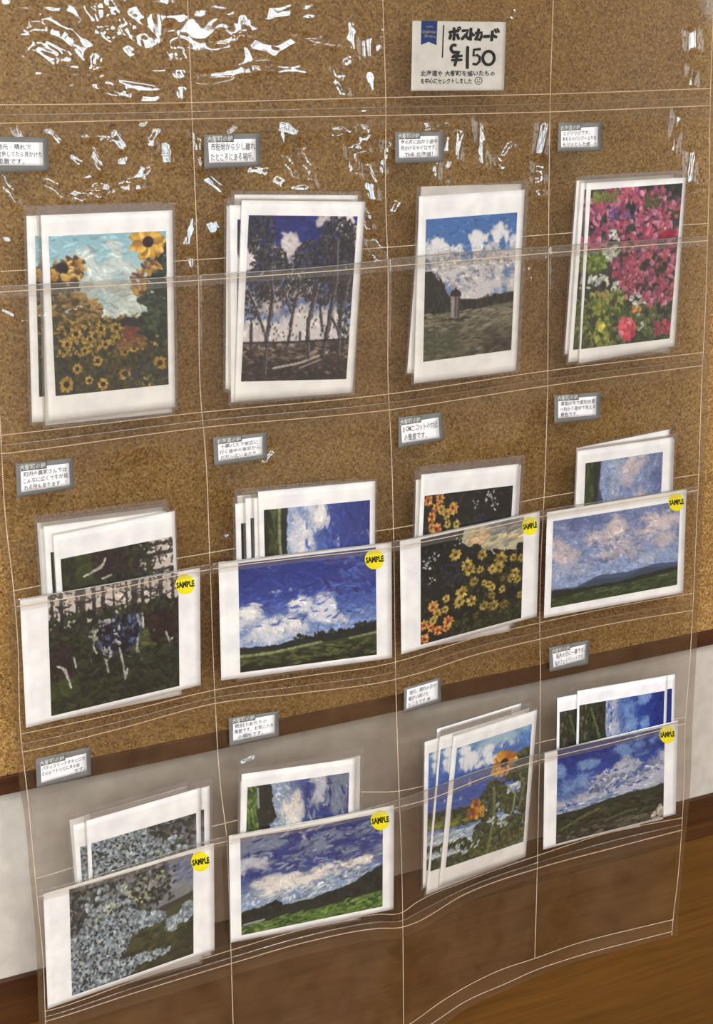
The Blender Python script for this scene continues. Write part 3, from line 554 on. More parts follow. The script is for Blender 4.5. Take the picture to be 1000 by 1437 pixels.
def paint_cows():
    c = Cv(230, 176, (48, 56, 38), 5)
    c.grad([(0, (202, 192, 184)), (.28, (192, 182, 176)), (.36, (90, 88, 76)), (.5, (48, 56, 40)), (1, (36, 42, 34))]); c.oil(300, .05, .02, 0, .4, 10)
    c.below([(0, .3), (.3, .35), (.45, .25), (.7, .2), (1, .22)], (46, 52, 40), .04)
    for x, w in [(.03, .014), (.1, .018), (.22, .012), (.26, .03), (.35, .018), (.42, .016), (.6, .01), (.66, .03), (.72, .014), (.78, .01), (.86, .02), (.95, .014), (.5, .008)]:
        c.line([(x, 0), (x + .005, .36)], w, (60, 54, 54), 14)
    for k in range(60):
        x = c.r.rand(); y = c.r.uniform(0, .24); c.line([(x, y), (x + c.r.uniform(-.12, .12), y + c.r.uniform(-.06, .06))], .007, (60, 54, 54))
    c.scat(160, (0, 0, 1, .3), [(52, 48, 48), (70, 64, 62), (44, 48, 42)], .016, .008)
    c.scat(260, (0, .2, 1, .4), [(40, 46, 36), (54, 60, 42), (34, 34, 36)], .035, .016)
    c.scat(1100, (0, .4, 1, 1), [(38, 46, 32), (44, 54, 34), (30, 35, 30), (52, 58, 44), (34, 40, 38), (26, 29, 28)], .04, .016, 0, .8)
    c.scat(90, (.62, .4, .8, .6), [(66, 74, 42), (58, 66, 40), (78, 84, 52)], .04, .016, 0, .8); c.scat(60, (0, .7, .2, .85), [(58, 68, 38), (50, 60, 36)], .04, .02)
    def blk(pts, cols, n, L=.035, W=.018):
        x0, x1 = min(p[0] - p[2] for p in pts), max(p[0] + p[2] for p in pts); y0, y1 = min(p[1] - p[3] for p in pts), max(p[1] + p[3] for p in pts)
        c.scat(n, (x0, y0, x1, y1), cols, L, W, .6, 1.2, pts)
    blk([(.08, .5, .1, .08), (.14, .6, .06, .12), (.04, .62, .05, .1)], [(42, 34, 38), (32, 28, 32), (52, 42, 42)], 160, .024, .014)
    blk([(.85, .38, .12, .08), (.82, .48, .05, .08), (.93, .48, .05, .12)], [(44, 34, 34), (34, 28, 30), (54, 40, 38)], 180, .024, .014)
    c.poly([(.35, .38), (.44, .31), (.58, .28), (.7, .29), (.72, .42), (.68, .56), (.6, .6), (.5, .6), (.4, .56), (.34, .46)], (58, 60, 76))
    blk([(.55, .37, .14, .08), (.45, .42, .12, .09), (.6, .48, .1, .08), (.5, .5, .12, .06)], [(34, 36, 54), (54, 66, 104), (28, 28, 38), (76, 90, 124), (22, 22, 28), (40, 36, 46)], 230, .026, .013)
    blk([(.44, .32, .07, .03), (.36, .4, .05, .03), (.7, .33, .025, .06), (.52, .4, .02, .05), (.52, .5, .03, .03), (.44, .58, .04, .06)], [(170, 170, 176), (140, 144, 152), (188, 184, 178)], 70, .02, .008)
    blk([(.38, .42, .03, .04), (.46, .36, .03, .03), (.55, .55, .05, .04)], [(24, 24, 34), (34, 34, 50)], 40, .03, .016)
    for p in [[(.35, .4), (.34, .5), (.36, .56)], [(.42, .58), (.45, .74)], [(.54, .56), (.56, .68), (.58, .82)], [(.58, .82), (.6, .74)], [(.68, .5), (.67, .62)], [(.14, .72), (.1, .62), (.06, .6)], [(.9, .5), (.92, .58), (.95, .56)], [(.12, .64), (.16, .8)], [(.19, .56), (.2, .64)], [(.72, .34), (.72, .42)]]:
        c.line(p, .009, (160, 160, 154), 40)
    c.scat(60, (.3, .3, .72, .7), [(40, 46, 40), (30, 30, 38), (96, 100, 110)], .02, .01, .6, 1.2)
    c.scat(14, (.3, .36, .38, .44), [(140, 142, 100), (150, 150, 120)], .018, .008)
    return c.a
def paint_blue_sky_field():
    c = Cv(236, 180, (50, 66, 138), 6)
    c.grad([(0, (42, 52, 120)), (.35, (52, 68, 142)), (.6, (96, 122, 180)), (.78, (150, 166, 200)), (1, (150, 160, 190))]); c.oil(700, .05, .014, .1, .5, 10)
    c.scat(60, (.6, .05, 1, .4), [(60, 58, 122), (70, 84, 152)], .05, .02, .6, .8)
    c.cloud([(.08, .5, .12, .1), (.1, .62, .2, .1), (.4, .46, .12, .07), (.4, .6, .3, .1), (.64, .5, .1, .1), (.66, .6, .18, .07), (.2, .7, .4, .06)], (204, 208, 222), .3, 9, 9, .12, .92)
    c.cloud([(.08, .48, .08, .06), (.42, .44, .07, .04), (.62, .52, .07, .08), (.3, .62, .2, .05)], (232, 230, 232), .36, 12, 10, .1, .9)
    c.oil(500, .028, .01, .2, .7, 10, (0, .35, 1, .78)); c.scat(60, (.1, .3, .9, .6), [(84, 106, 176), (74, 92, 160)], .04, .008, -.3, .5)
    c.below([(0, .775), (.3, .79), (.42, .76), (.6, .74), (.8, .73), (.88, .7), (1, .7)], (34, 40, 40), .018)
    c.scat(90, (.4, .68, 1, .78), [(26, 32, 32), (40, 46, 40)], .02, .012, 1.57, .5, [(.48, .74, .1, .03), (.7, .735, .2, .02), (.93, .71, .1, .035)])
    c.below([(0, .83), (.3, .85), (.6, .82), (1, .78)], (54, 64, 40), .01)
    c.scat(380, (0, .84, 1, 1), [(54, 66, 36), (40, 50, 32), (72, 82, 46), (34, 40, 30), (88, 92, 58)], .045, .012, -.1, .3)
    c.line([(0, .85), (.2, .855), (.34, .84), (.6, .81)], .012, (126, 132, 92), 22); c.line([(.8, .81), (1, .785)], .01, (120, 126, 80), 22)
    c.scat(60, (0, .95, 1, 1), [(30, 34, 26)], .05, .014, 0, .2)
    return c.a
def paint_yellow_flowers():
    c = Cv(200, 190, (34, 35, 34), 7)
    c.scat(500, (0, 0, 1, 1), [(30, 31, 30), (40, 42, 38), (26, 26, 28), (48, 52, 42)], .03, .014)
    c.poly([(.42, 0), (1, 0), (1, .3), (.9, .34), (.78, .32), (.62, .28), (.5, .2), (.4, .12)], (186, 182, 152)); 
    c.scat(130, (.45, 0, 1, .3), [(198, 190, 150), (176, 172, 150), (206, 186, 146), (160, 158, 146), (150, 148, 140)], .05, .016, -.3, .3, [(.75, .1, .3, .14)])
    c.scat(50, (.7, 0, 1, .1), [(136, 134, 132), (112, 110, 112)], .05, .02, -.3, .3); c.scat(26, (.45, .06, .65, .18), [(214, 178, 140)], .03, .014, -.3, .4)
    c.scat(160, (.44, .16, 1, .34), [(36, 38, 34), (48, 50, 40), (30, 30, 30)], .022, .014, 0, 3, [(.52, .22, .06, .05), (.68, .3, .1, .05), (.84, .33, .1, .04), (.97, .3, .04, .06)])
    c.scat(260, (.3, .4, 1, 1), [(52, 58, 40), (42, 48, 36), (64, 68, 44)], .022, .011); c.scat(60, (.2, .3, .4, .5), [(50, 56, 70), (44, 48, 60)], .02, .008)
    pal = [(190, 166, 84), (206, 184, 104), (166, 140, 66), (152, 134, 64)]; orp = [(204, 146, 74), (188, 112, 62), (214, 170, 90), (170, 84, 54)]
    for x, y, r in [(.34, .22, .06), (.45, .34, .06), (.48, .4, .055), (.6, .28, .055), (.58, .42, .04), (.7, .44, .05), (.78, .36, .07), (.76, .44, .06), (.9, .38, .04), (.98, .4, .04), (.52, .52, .05), (.4, .6, .065), (.38, .68, .06), (.5, .7, .055), (.66, .58, .04), (.7, .62, .04), (.62, .56, .03), (.8, .56, .03), (.92, .53, .05), (.88, .58, .04), (.8, .66, .04), (.95, .6, .04), (.62, .78, .05), (.72, .8, .055), (.82, .82, .05), (.25, .62, .04), (.12, .66, .055), (.16, .74, .05), (.24, .72, .04), (.12, .8, .045), (.98, .76, .04), (.7, .7, .04), (.3, .88, .03), (.55, .85, .03)]:
        d = c.r.uniform(.62, 1.04) if x > .5 else 1.; c.flower(x, y, r, [tuple(np.array(k) * d) for k in pal], (96, 66, 38), 8, .32)
    for x, y, r in [(.03, .82, .05), (.1, .86, .04), (.17, .9, .05), (.27, .84, .06), (.25, .9, .04), (.04, .95, .05), (.12, .67, .05)]: c.flower(x, y, r, orp, (126, 62, 40), 8, .34)
    c.scat(160, (.3, .85, 1, 1), [(58, 66, 38), (42, 48, 34), (74, 78, 44), (30, 32, 28)], .02, .01)
    for x, y, n in [(.1, .22, 9), (.06, .28, 9), (.14, .17, 4), (.1, .4, 4), (.38, .06, 3), (.12, .44, 2), (.03, .24, 4), (.36, .12, 3)]: c.scat(n, (x - .04, y - .03, x + .04, y + .03), [(196, 200, 196), (160, 168, 166)], .012, .007)
    return c.a
def paint_pink_clouds():
    c = Cv(230, 170, (124, 138, 178), 8)
    c.grad([(0, (118, 130, 170)), (.5, (132, 148, 186)), (.75, (142, 158, 194)), (1, (140, 150, 180))]); c.oil(600, .045, .018, .3, .9, 14)
    c.cloud([(.2, .08, .3, .1), (.3, .55, .25, .06), (.95, .1, .1, .1)], (98, 112, 158), .4, 6, 6, .1, .8)
    c.cloud([(.06, .35, .12, .14), (.12, .45, .12, .12), (.35, .25, .14, .14), (.5, .22, .12, .14), (.45, .38, .2, .14), (.6, .45, .16, .08), (.85, .2, .2, .14), (.78, .28, .2, .1), (.9, .42, .16, .1)], (190, 182, 192), .36, 8, 8, .16, .95)
    c.cloud([(.36, .26, .1, .1), (.5, .2, .08, .1), (.08, .4, .08, .1), (.84, .22, .14, .1)], (206, 194, 200), .42, 10, 10, .12)
    c.scat(60, (.3, .3, .7, .6), [(160, 158, 178), (176, 170, 184), (136, 146, 180)], .04, .016, .5, .9)
    c.cloud([(.2, .6, .3, .08), (.75, .6, .3, .07)], (168, 178, 204), .4, 8, 8, .12, .8); c.oil(700, .03, .012, .4, 1., 12, (0, 0, 1, .76))
    c.below([(0, .8), (.2, .8), (.38, .715), (.6, .735), (.8, .7), (1, .72)], (74, 88, 116), .01); c.below([(0, .8), (.2, .81), (.35, .76), (.55, .79), (.72, .74), (1, .76)], (62, 74, 92), .02)
    c.below([(0, .81), (.25, .83), (.5, .83), (.75, .8), (1, .77)], (40, 48, 44), .012); c.below([(0, .9), (.3, .89), (.6, .87), (1, .82)], (64, 76, 48), .01)
    c.scat(260, (0, .85, 1, 1), [(62, 74, 46), (52, 62, 42), (74, 86, 56), (46, 56, 42)], .05, .014, -.1, .3, [(.5, .97, .6, .1)]); c.line([(.35, .91), (.55, .9)], .006, (96, 106, 76)); c.line([(.85, .85), (.92, .85)], .006, (112, 120, 96))
    return c.a
def paint_white_blossom():
    c = Cv(230, 186, (52, 54, 46), 9)
    c.grad([(0, (112, 114, 126)), (.3, (124, 126, 130)), (.5, (110, 112, 112)), (1, (80, 82, 76))]); c.oil(200, .05, .02, -.4, .4, 8)
    c.cloud([(.8, .15, .3, .2)], (150, 150, 152), .45, 5, 5, .2, .8); c.scat(30, (.75, .05, 1, .25), [(98, 106, 134), (110, 118, 140)], .05, .016, -.4, .3)
    c.poly([(.55, .5), (.75, .43), (.9, .4), (1, .37), (1, .46), (.6, .56)], (62, 62, 56)); c.below([(0, .62), (.5, .56), (.7, .5), (1, .42)], (72, 74, 50), .008)
    c.below([(0, .8), (.5, .76), (.7, .8), (1, .7)], (52, 54, 40), .01); c.scat(150, (.4, .5, 1, 1), [(74, 76, 50), (60, 62, 44), (52, 54, 42)], .05, .02, -.3, .3, [(.8, .6, .3, .12), (.7, .85, .35, .12)])
    c.scat(560, (0, 0, .8, .55), [(54, 58, 52), (70, 74, 68), (42, 46, 44), (90, 92, 86)], .028, .018, 0, 3, [(.2, .2, .3, .3), (.55, .2, .28, .2), (.45, .38, .2, .15), (.75, .12, .1, .12)])
    bl = [(150, 164, 172), (128, 142, 150), (172, 182, 186), (108, 122, 132), (146, 150, 156), (92, 100, 108)]
    for q, n, p in [((.2, .62, .28, .22), 520, bl), ((.15, .88, .25, .16), 420, bl), ((.4, .5, .24, .14), 260, bl), ((.32, .35, .2, .12), 130, bl), ((.65, .52, .12, .06), 130, bl), ((.88, .6, .1, .045), 110, bl), ((.95, .53, .06, .06), 80, bl), ((.6, .87, .2, .04), 110, bl), ((.42, .9, .12, .08), 140, bl), ((.35, .7, .1, .1), 80, bl), ((.3, .2, .2, .12), 70, bl), ((.82, .66, .05, .03), 40, bl), ((.65, .17, .12, .08), 40, [(150, 150, 140), (120, 122, 118)])]:
        c.scat(n, (q[0] - q[2], q[1] - q[3], q[0] + q[2], q[1] + q[3]), p, .021, .016, 0, 3, [q])
    for x, y in [(.3, .33), (.22, .36), (.35, .27), (.5, .22), (.62, .28), (.08, .75), (.72, .12), (.43, .14), (.56, .3)]: c.scat(7, (x - .03, y - .03, x + .03, y + .03), [(182, 184, 140), (160, 166, 130), (150, 160, 120)], .016, .01)
    c.scat(230, (0, .3, .5, 1), [(38, 42, 44), (48, 52, 48), (34, 40, 52)], .013, .01); c.scat(60, (.5, .05, .85, .4), [(56, 58, 54), (44, 46, 44)], .018, .013)
    return c.a
def paint_storm_sky():
    c = Cv(236, 180, (60, 76, 132), 10)
    c.grad([(0, (50, 56, 110)), (.4, (52, 64, 124)), (.6, (120, 136, 166)), (.75, (150, 162, 178)), (1, (120, 140, 160))]); c.oil(500, .05, .016, -.1, .5, 12)
    c.cloud([(.12, .14, .25, .14), (.6, .18, .3, .08), (.85, .25, .2, .14), (.3, .3, .2, .06), (.9, .38, .2, .1)], (120, 128, 148), .4, 7, 9, .14, .85)
    c.scat(200, (0, 0, 1, .45), [(50, 58, 120), (104, 116, 146), (84, 96, 134), (132, 138, 150), (44, 50, 112)], .045, .01, -.15, .4)
    c.cloud([(.08, .32, .14, .08), (.2, .52, .3, .08)], (176, 178, 190), .4, 8, 8, .12); c.cloud([(.5, .52, .35, .06), (.75, .47, .2, .05), (.3, .6, .25, .06), (.88, .47, .06, .05)], (218, 212, 206), .3, 9, 10, .12)
    c.scat(220, (0, .52, 1, .78), [(130, 150, 178), (176, 186, 196), (110, 134, 170), (200, 204, 204)], .03, .01, -.6, .6, [(.3, .66, .5, .08), (.8, .6, .3, .07)])
    c.oil(500, .03, .01, -.2, .8, 12, (0, .05, 1, .74))
    c.below([(0, .76), (.15, .74), (.25, .7), (.3, .77), (.5, .76), (.62, .72), (.8, .68), (.9, .6), (1, .55)], (40, 46, 40), .02)
    c.scat(160, (0, .64, 1, .86), [(34, 40, 34), (44, 48, 46), (28, 32, 30)], .025, .016, 1.3, .6, [(.2, .78, .12, .05), (.95, .68, .08, .1), (.06, .8, .06, .04), (.7, .78, .2, .05)])
    c.below([(0, .91), (.3, .9), (.6, .87), (1, .82)], (74, 100, 48), .01)
    c.scat(330, (0, .84, 1, 1), [(78, 108, 46), (58, 84, 40), (98, 124, 60), (46, 62, 36), (112, 132, 78)], .035, .012, -.2, .5, [(.5, .96, .6, .08), (.9, .88, .2, .06)]); c.line([(.02, .895), (.16, .88)], .009, (146, 156, 160))
    return c.a
def paint_sunflower_blue():
    c = Cv(160, 224, (64, 96, 170), 11)
    c.grad([(0, (96, 140, 190)), (.12, (78, 118, 184)), (.35, (62, 88, 168)), (.55, (70, 100, 170)), (.8, (150, 176, 200)), (1, (90, 100, 90))]); c.oil(350, .04, .014, .1, .5, 8)
    c.cloud([(.65, .05, .35, .1), (.9, .15, .2, .12)], (160, 190, 212), .4, 6, 6, .16, .8); c.cloud([(.1, .04, .1, .04), (.25, .15, .2, .08), (.4, .18, .2, .06), (.55, .1, .2, .05)], (226, 230, 238), .3, 9, 9, .1)
    c.scat(240, (0, .46, 1, .95), [(176, 196, 212), (200, 210, 220), (140, 166, 196)], .03, .012, -.3, .4, [(.8, .45, .25, .12), (.65, .6, .2, .06), (.2, .75, .25, .05), (.2, .88, .22, .06), (.7, .74, .15, .04)])
    g = [(46, 58, 40), (58, 72, 44), (34, 42, 34), (72, 84, 50), (84, 92, 58)]
    for q, n in [((.92, .28, .1, .09), 80), ((.85, .38, .16, .06), 90), ((.97, .45, .06, .1), 50), ((.55, .5, .16, .12), 150), ((.78, .62, .13, .08), 120), ((.95, .62, .08, .12), 80), ((.1, .58, .16, .06), 90), ((.25, .64, .2, .035), 80), ((.5, .8, .18, .1), 150), ((.85, .85, .2, .12), 180), ((.12, .82, .14, .03), 40), ((.4, .95, .5, .06), 200), ((.35, .86, .2, .03), 60), ((.5, .65, .12, .1), 60), ((.1, .97, .15, .05), 60)]:
        c.scat(n, (q[0] - q[2], q[1] - q[3], q[0] + q[2], q[1] + q[3]), g, .024, .013, .4, 1.2, [q])
    c.scat(90, (.3, .85, 1, 1), [(112, 110, 50), (84, 92, 46), (60, 50, 40)], .02, .01)
    c.line([(.55, .45), (.58, .7), (.52, 1)], .012, (110, 118, 78)); c.line([(.88, .4), (.95, .5), (.9, .7)], .01, (100, 108, 76)); c.line([(.72, .46), (.84, .56), (.82, .7)], .006, (150, 156, 120))
    c.scat(60, (0, .6, .4, .66), [(126, 132, 62), (98, 104, 50)], .02, .008, -.2, .4)
    for p in [(.08, .78), (.16, .84), (.3, .82), (.22, .9), (.36, .88), (.05, .88), (.62, .76), (.72, .78), (.55, .72)]: c.scat(7, (p[0] - .05, p[1] - .02, p[0] + .05, p[1] + .02), [(204, 214, 222)], .016, .007, -.8, .4)
    c.flower(.66, .26, .115, [(214, 164, 62), (196, 132, 48), (226, 186, 92), (176, 108, 44)], (58, 32, 26), 16, .34); c.scat(14, (.5, .28, .62, .34), [(204, 160, 72)], .024, .01)
    c.scat(60, (.2, .48, .42, .66), [(126, 72, 40), (164, 96, 40), (100, 54, 36), (196, 142, 52)], .022, .012, 1.3, .7, [(.3, .57, .08, .075)]); c.scat(26, (.32, .56, .44, .66), [(206, 150, 54), (188, 126, 46)], .02, .01, 1.3, .5)
    return c.a
def paint_blue_hill():
    c = Cv(220, 176, (44, 62, 130), 12)
    c.grad([(0, (34, 44, 110)), (.3, (44, 66, 138)), (.6, (110, 130, 172)), (.72, (150, 160, 186)), (1, (120, 130, 160))]); c.oil(500, .045, .014, .2, .6, 10)
    c.cloud([(.3, .2, .12, .06), (.55, .13, .12, .08), (.75, .15, .15, .12), (.15, .4, .2, .08), (.9, .08, .14, .1), (.05, .25, .1, .08)], (110, 140, 190), .4, 8, 8, .14, .85)
    c.cloud([(.45, .45, .2, .1), (.6, .4, .25, .12), (.8, .35, .2, .12), (.2, .58, .3, .08), (.9, .5, .2, .1), (.5, .56, .5, .07)], (168, 172, 190), .34, 8, 8, .12)
    c.scat(160, (.2, .3, 1, .62), [(186, 186, 196), (146, 150, 166), (110, 118, 140), (70, 90, 150)], .03, .012, -.2, .7, [(.6, .45, .35, .12)]); c.scat(40, (0, .58, .9, .68), [(60, 84, 156), (184, 188, 200)], .04, .008, 0, .2); c.oil(400, .03, .01, .1, .8, 10, (0, 0, 1, .64))
    c.below([(0, .685), (.2, .69), (.45, .655), (.7, .63), (.85, .64), (1, .62)], (46, 52, 40), .006)
    c.scat(420, (0, .68, 1, 1), [(48, 56, 38), (38, 42, 34), (60, 66, 46), (54, 50, 44), (34, 34, 32)], .05, .014, -.05, .35, [(.3, .88, .6, .16), (.7, .8, .4, .12), (.9, .9, .3, .15)])
    c.line([(.05, .86), (.2, .79), (.4, .73)], .014, (84, 92, 58), 14); c.line([(.45, .88), (.65, .83), (.75, .84)], .01, (80, 84, 60), 12); c.scat(110, (0, .9, .9, 1), [(74, 70, 60), (92, 86, 72), (54, 50, 44)], .04, .012, 0, .3)
    c.scat(40, (.88, .86, 1, 1), [(176, 166, 156), (150, 142, 134), (196, 186, 176)], .03, .012, -.7, .4, [(1., .9, .08, .05), (.95, .95, .06, .05)])
    return c.a
# ---------------------------------------------------------------- the room
YW = .05                                    # face of the back wall; the board stands 8 mm proud of it
zb = lambda z: z + ZO
tag(boxes('wall_back', [((X_LEFT - .1, YW, 0), (X_RIGHT + .1, YW + .12, Z_CEIL))], M_WALL), kind='structure')
tag(boxes('floor', [((X_LEFT - .1, Y_FRONT - .1, -.06), (X_RIGHT + .1, YW + .12, 0))], M_FLOOR), kind='structure')
tag(boxes('ceiling', [((X_LEFT - .1, Y_FRONT - .1, Z_CEIL), (X_RIGHT + .1, YW + .12, Z_CEIL + .06))], M_CEIL), kind='structure')
def wall_with_holes(name, axis, pos, thick, lo, hi, holes):
    L = []; e = sorted(holes); prev = lo
    def b(a0, a1, z0, z1): L.append(((a0, pos - thick, z0), (a1, pos, z1)) if axis == 'y' else ((pos, a0, z0), (pos + thick, a1, z1)))
    for a0, a1, z0, z1 in e:
        b(prev, a0, 0, Z_CEIL); b(a0, a1, 0, z0); b(a0, a1, z1, Z_CEIL); prev = a1
    b(prev, hi, 0, Z_CEIL); return tag(boxes(name, L, M_WALL), kind='structure')
wall_with_holes('wall_front', 'y', Y_FRONT, .1, X_LEFT, X_RIGHT, WIN_FRONT)
wall_with_holes('wall_right', 'x', X_RIGHT, .1, Y_FRONT, YW, WIN_RIGHT)
wall_with_holes('wall_left', 'x', X_LEFT - .1, .1, Y_FRONT, YW, ADDED_WIN_LEFT)
def window(idx, axis, pos, a0, a1, z0, z1):
    s = -1 if axis == 'y' else 1; f = .035; d = .03; mid = (a0 + a1) / 2; c = pos + s * .05
    def b(u0, u1, w0, w1, dd=d): return ((u0, c - dd / 2, w0), (u1, c + dd / 2, w1)) if axis == 'y' else ((c - dd / 2, u0, w0), (c + dd / 2, u1, w1))
    zm = z0 + (z1 - z0) * .62
    o = tag(boxes('window_%d' % idx, [b(a0, a0 + f, z0, z1), b(a1 - f, a1, z0, z1), b(a0 + f, a1 - f, z0, z0 + f), b(a0 + f, a1 - f, z1 - f, z1), b(mid - .02, mid + .02, z0 + f, z1 - f), b(a0 + f, mid - .02, zm - .012, zm + .012), b(mid + .02, a1 - f, zm - .012, zm + .012)], M_SASH), kind='structure')
    for u0, u1 in ((a0 + f, mid - .02), (mid + .02, a1 - f)):
        for w0, w1 in ((z0 + f, zm - .012), (zm + .012, z1 - f)): boxes('pane', [b(u0, u1, w0, w1, .004)], M_GLASS, o)
i_ = 1
for w_ in WIN_FRONT: window(i_, 'y', Y_FRONT, *w_); i_ += 1
for w_ in WIN_RIGHT: window(i_, 'x', X_RIGHT, *w_); i_ += 1
for w_ in ADDED_WIN_LEFT: window(i_, 'x', X_LEFT - .1, *w_); i_ += 1
# brown wainscot under the white wall: a darker rail on top, panelling below
Z_WHITE, Z_RAIL = zb(-.6754), zb(-.7207)
tag(boxes('trim_1', [((X_LEFT, YW - .004, Z_RAIL), (X_RIGHT, YW + .001, Z_WHITE))], M_RAIL, bevel=.0015), kind='structure')
tag(boxes('trim_2', [((X_LEFT, YW - .002, .09), (X_RIGHT, YW + .001, Z_RAIL))], M_PANEL), kind='structure')
tag(boxes('baseboard_back', [((X_LEFT, YW - .015, 0), (X_RIGHT, YW + .001, .09))], M_RAIL, bevel=.003), kind='structure')
# cork board with its dark wooden frame
ZC, ZF = zb(-.4999), zb(-.5365)
XB0, XB1, ZT = -.75, 1.5, 2.25
def wall_z(px, py, y): return float(at(px, py, y)[2])
ZC = np.mean([wall_z(x, y, YW - .012) for x, y in [(0, 1090), (180, 1052), (554, 976), (621, 961), (1000, 882)]])
ZF = np.mean([wall_z(x, y, YW - .014) for x, y in [(0, 1119), (180, 1077), (554, 1001), (619, 985), (971, 911), (1000, 905)]])
board = tag(empty('cork_board', ((XB0 + XB1) / 2, YW, ZF)), 'large brown cork notice board with a dark wooden frame behind the clear pocket sheet', 'notice board')
boxes('cork_panel', [((XB0, YW - .012, ZC), (XB1, YW, ZT - .02))], M_CORK, board)
boxes('frame_rail', [((XB0 - .02, YW - .014, ZF), (XB1 + .02, YW, ZC))], M_FRAME, board, .001)
boxes('frame_rail', [((XB0 - .02, YW - .014, ZT - .02), (XB1 + .02, YW, ZT + .005))], M_FRAME, board, .001)
for xa in (XB0 - .02, XB1): boxes('frame_stile', [((xa, YW - .014, ZC), (xa + .02, YW, ZT - .02))], M_FRAME, board, .001)
for k_, (x_, y_) in enumerate(ADDED_LAMPS):  # bodies for the added lamps
    lp = tag(empty('ceiling_lamp', (x_, y_, Z_CEIL)), ['long white ceiling lamp nearest the left wall', 'long white ceiling lamp between the windows and the board', 'long white ceiling lamp nearest the cork board'][k_], 'ceiling lamp')
    boxes('housing', [((x_ - .58, y_ - .1, Z_CEIL - .05), (x_ + .58, y_ + .1, Z_CEIL))], M_SASH, lp, .004)
    boxes('diffuser', [((x_ - .55, y_ - .08, Z_CEIL - .07), (x_ + .55, y_ + .08, Z_CEIL - .05))], M_ADDED_LAMP, lp)
# ---------------------------------------------------------------- the clear vinyl pocket organizer
TOPZ = float(at(500, -150, 0)[2])
org = tag(empty('pocket_organizer', (.32, .0, TOPZ)), 'large clear vinyl hanging pocket sheet, four columns of pockets with white stitched seams', 'pocket organizer')
BULGE = -.0095
def pocket_fn(t0, t1, seed, amp):
    """Front film: pinned at the seams, standing off where cards fill the pocket."""
    def f(px, py, S, T):
        ds = np.abs(S - np.clip(np.round(S), 1, 5)) * 250.; ds = np.where((S > 1) & (S < 5), ds, 0)
        db = np.maximum(t1 - T, 0) * 150.; k = np.clip(ds / 3., 0, 1); k = k * k * (3 - 2 * k); kb = np.clip(db / 12., 0, 1)
        return (-.0012 + (BULGE + .0012) * k * kb) + wrinkle(px, py, amp, seed) * k
    return f
def add_film(name, s0, s1, t0, t1, step, off, fn, mat):
    V, F = sheet_grid(s0, s1, t0, t1, step, off, fn); return mesh(name, V, F, mat, org)
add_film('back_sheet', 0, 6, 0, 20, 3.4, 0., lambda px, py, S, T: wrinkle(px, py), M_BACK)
add_film('pocket_front', 1, 5, 0, 2, 3.6, 0., lambda px, py, S, T: -.0045 + wrinkle(px, py, 1.), M_FRONT)
for k_, (a_, b_) in enumerate(((4, 7), (9, 12), (14, 17))):
    add_film('pocket_front', .9, 5.1, a_, b_, 3., 0., pocket_fn(a_, b_, k_ + 1, .55), M_FRONT)
    add_film('hem_band', .9, 5.1, a_, a_ + 1.04, 3., -.0007, pocket_fn(a_, b_, k_ + 1, .55), M_HEM)
for k_, (a_, b_) in enumerate(((1.55, 2.1), (6.55, 7.1), (11.55, 12.1), (16.55, 17.1))):
    add_film('seam_band', .5, 5.4, a_, b_, 5., -.0008, lambda px, py, S, T: -.002 + wrinkle(px, py, .6), M_BAND)
add_film('bottom_hem', .0, 6., 18, 20, 6., -.0008, lambda px, py, S, T: wrinkle(px, py), M_BAND)
for a_, b_ in ((0, .94), (5.1, 6)): add_film('edge_binding', a_, b_, 0, 20, 5., -.0009, lambda px, py, S, T: wrinkle(px, py) * .8 - .0006, M_BAND)
def stitching(s, t, off, pitch=2.9):
    px, py = pix(s, t); W = at(px, py, D(px, py) + off + wrinkle(px, py) * .8)
    L = np.concatenate([[0], np.cumsum(np.linalg.norm(np.diff(W, axis=0), axis=1))]); m = .00058 * pitch; n = int(L[-1] / m)
    a0 = np.arange(n) * m; a1 = a0 + m * .84; f = lambda a: np.stack([np.interp(a, L, W[:, k]) for k in range(3)], 1)
    A, B = f(a0), f(a1); d = (B - A) / np.linalg.norm(B - A, axis=1, keepdims=True); up = np.array([0, -1., 0]); sd = np.cross(d, up); sd /= np.linalg.norm(sd, axis=1, keepdims=True)
    r = .00042; VV = []
    for q, rr in ((0, .35), (.2, 1.), (.8, 1.), (1., .35)):
        C = A + (B - A) * q
        for x, y in ((1, 0), (0, 1), (-1, 0), (0, -1)): VV.append(C + sd * x * r * rr + up * y * r * rr * .8)
    V = np.stack(VV, 1).reshape(-1, 3); base = np.arange(n)[:, None, None] * 16
    fl = np.array([[i * 4 + j, i * 4 + (j + 1) % 4, i * 4 + 4 + (j + 1) % 4, i * 4 + 4 + j] for i in range(3) for j in range(4)] + [[3, 2, 1, 0], [12, 13, 14, 15]])
    tag(mesh('stitching', V, (base + fl[None]).reshape(-1, 4), M_THREAD, org), kind='stuff')
tt = np.linspace(0, 20, 500)
for s_ in (1, 2, 3, 4, 5): stitching(np.full(500, float(s_)), tt if s_ != 4 else np.linspace(0, 18, 500), -.0022)
def hline(t, off, s0=.9, s1=5.12): stitching(np.linspace(s0, s1, 700), np.full(700, float(t)), off)
for t_ in (1, 2, 6, 7, 11, 12, 16, 17): hline(t_, -.0036)
for t_ in (3, 8, 13): hline(t_, -.0008)
for t_ in (18, 19): hline(t_, -.0022)
def hem_line(t, k):
    s = np.linspace(.95, 5.05, 900); fn = pocket_fn(t - 1, t + 2, k, .55); px, py = pix(s, np.full(900, float(t)))
    o = fn(px, py, s, np.full(900, float(t))) - wrinkle(px, py) * .8 - .0012; stitching(s, np.full(900, float(t)), o)
for k_, t_ in enumerate((5, 10, 15)): hem_line(t_, k_ + 1)

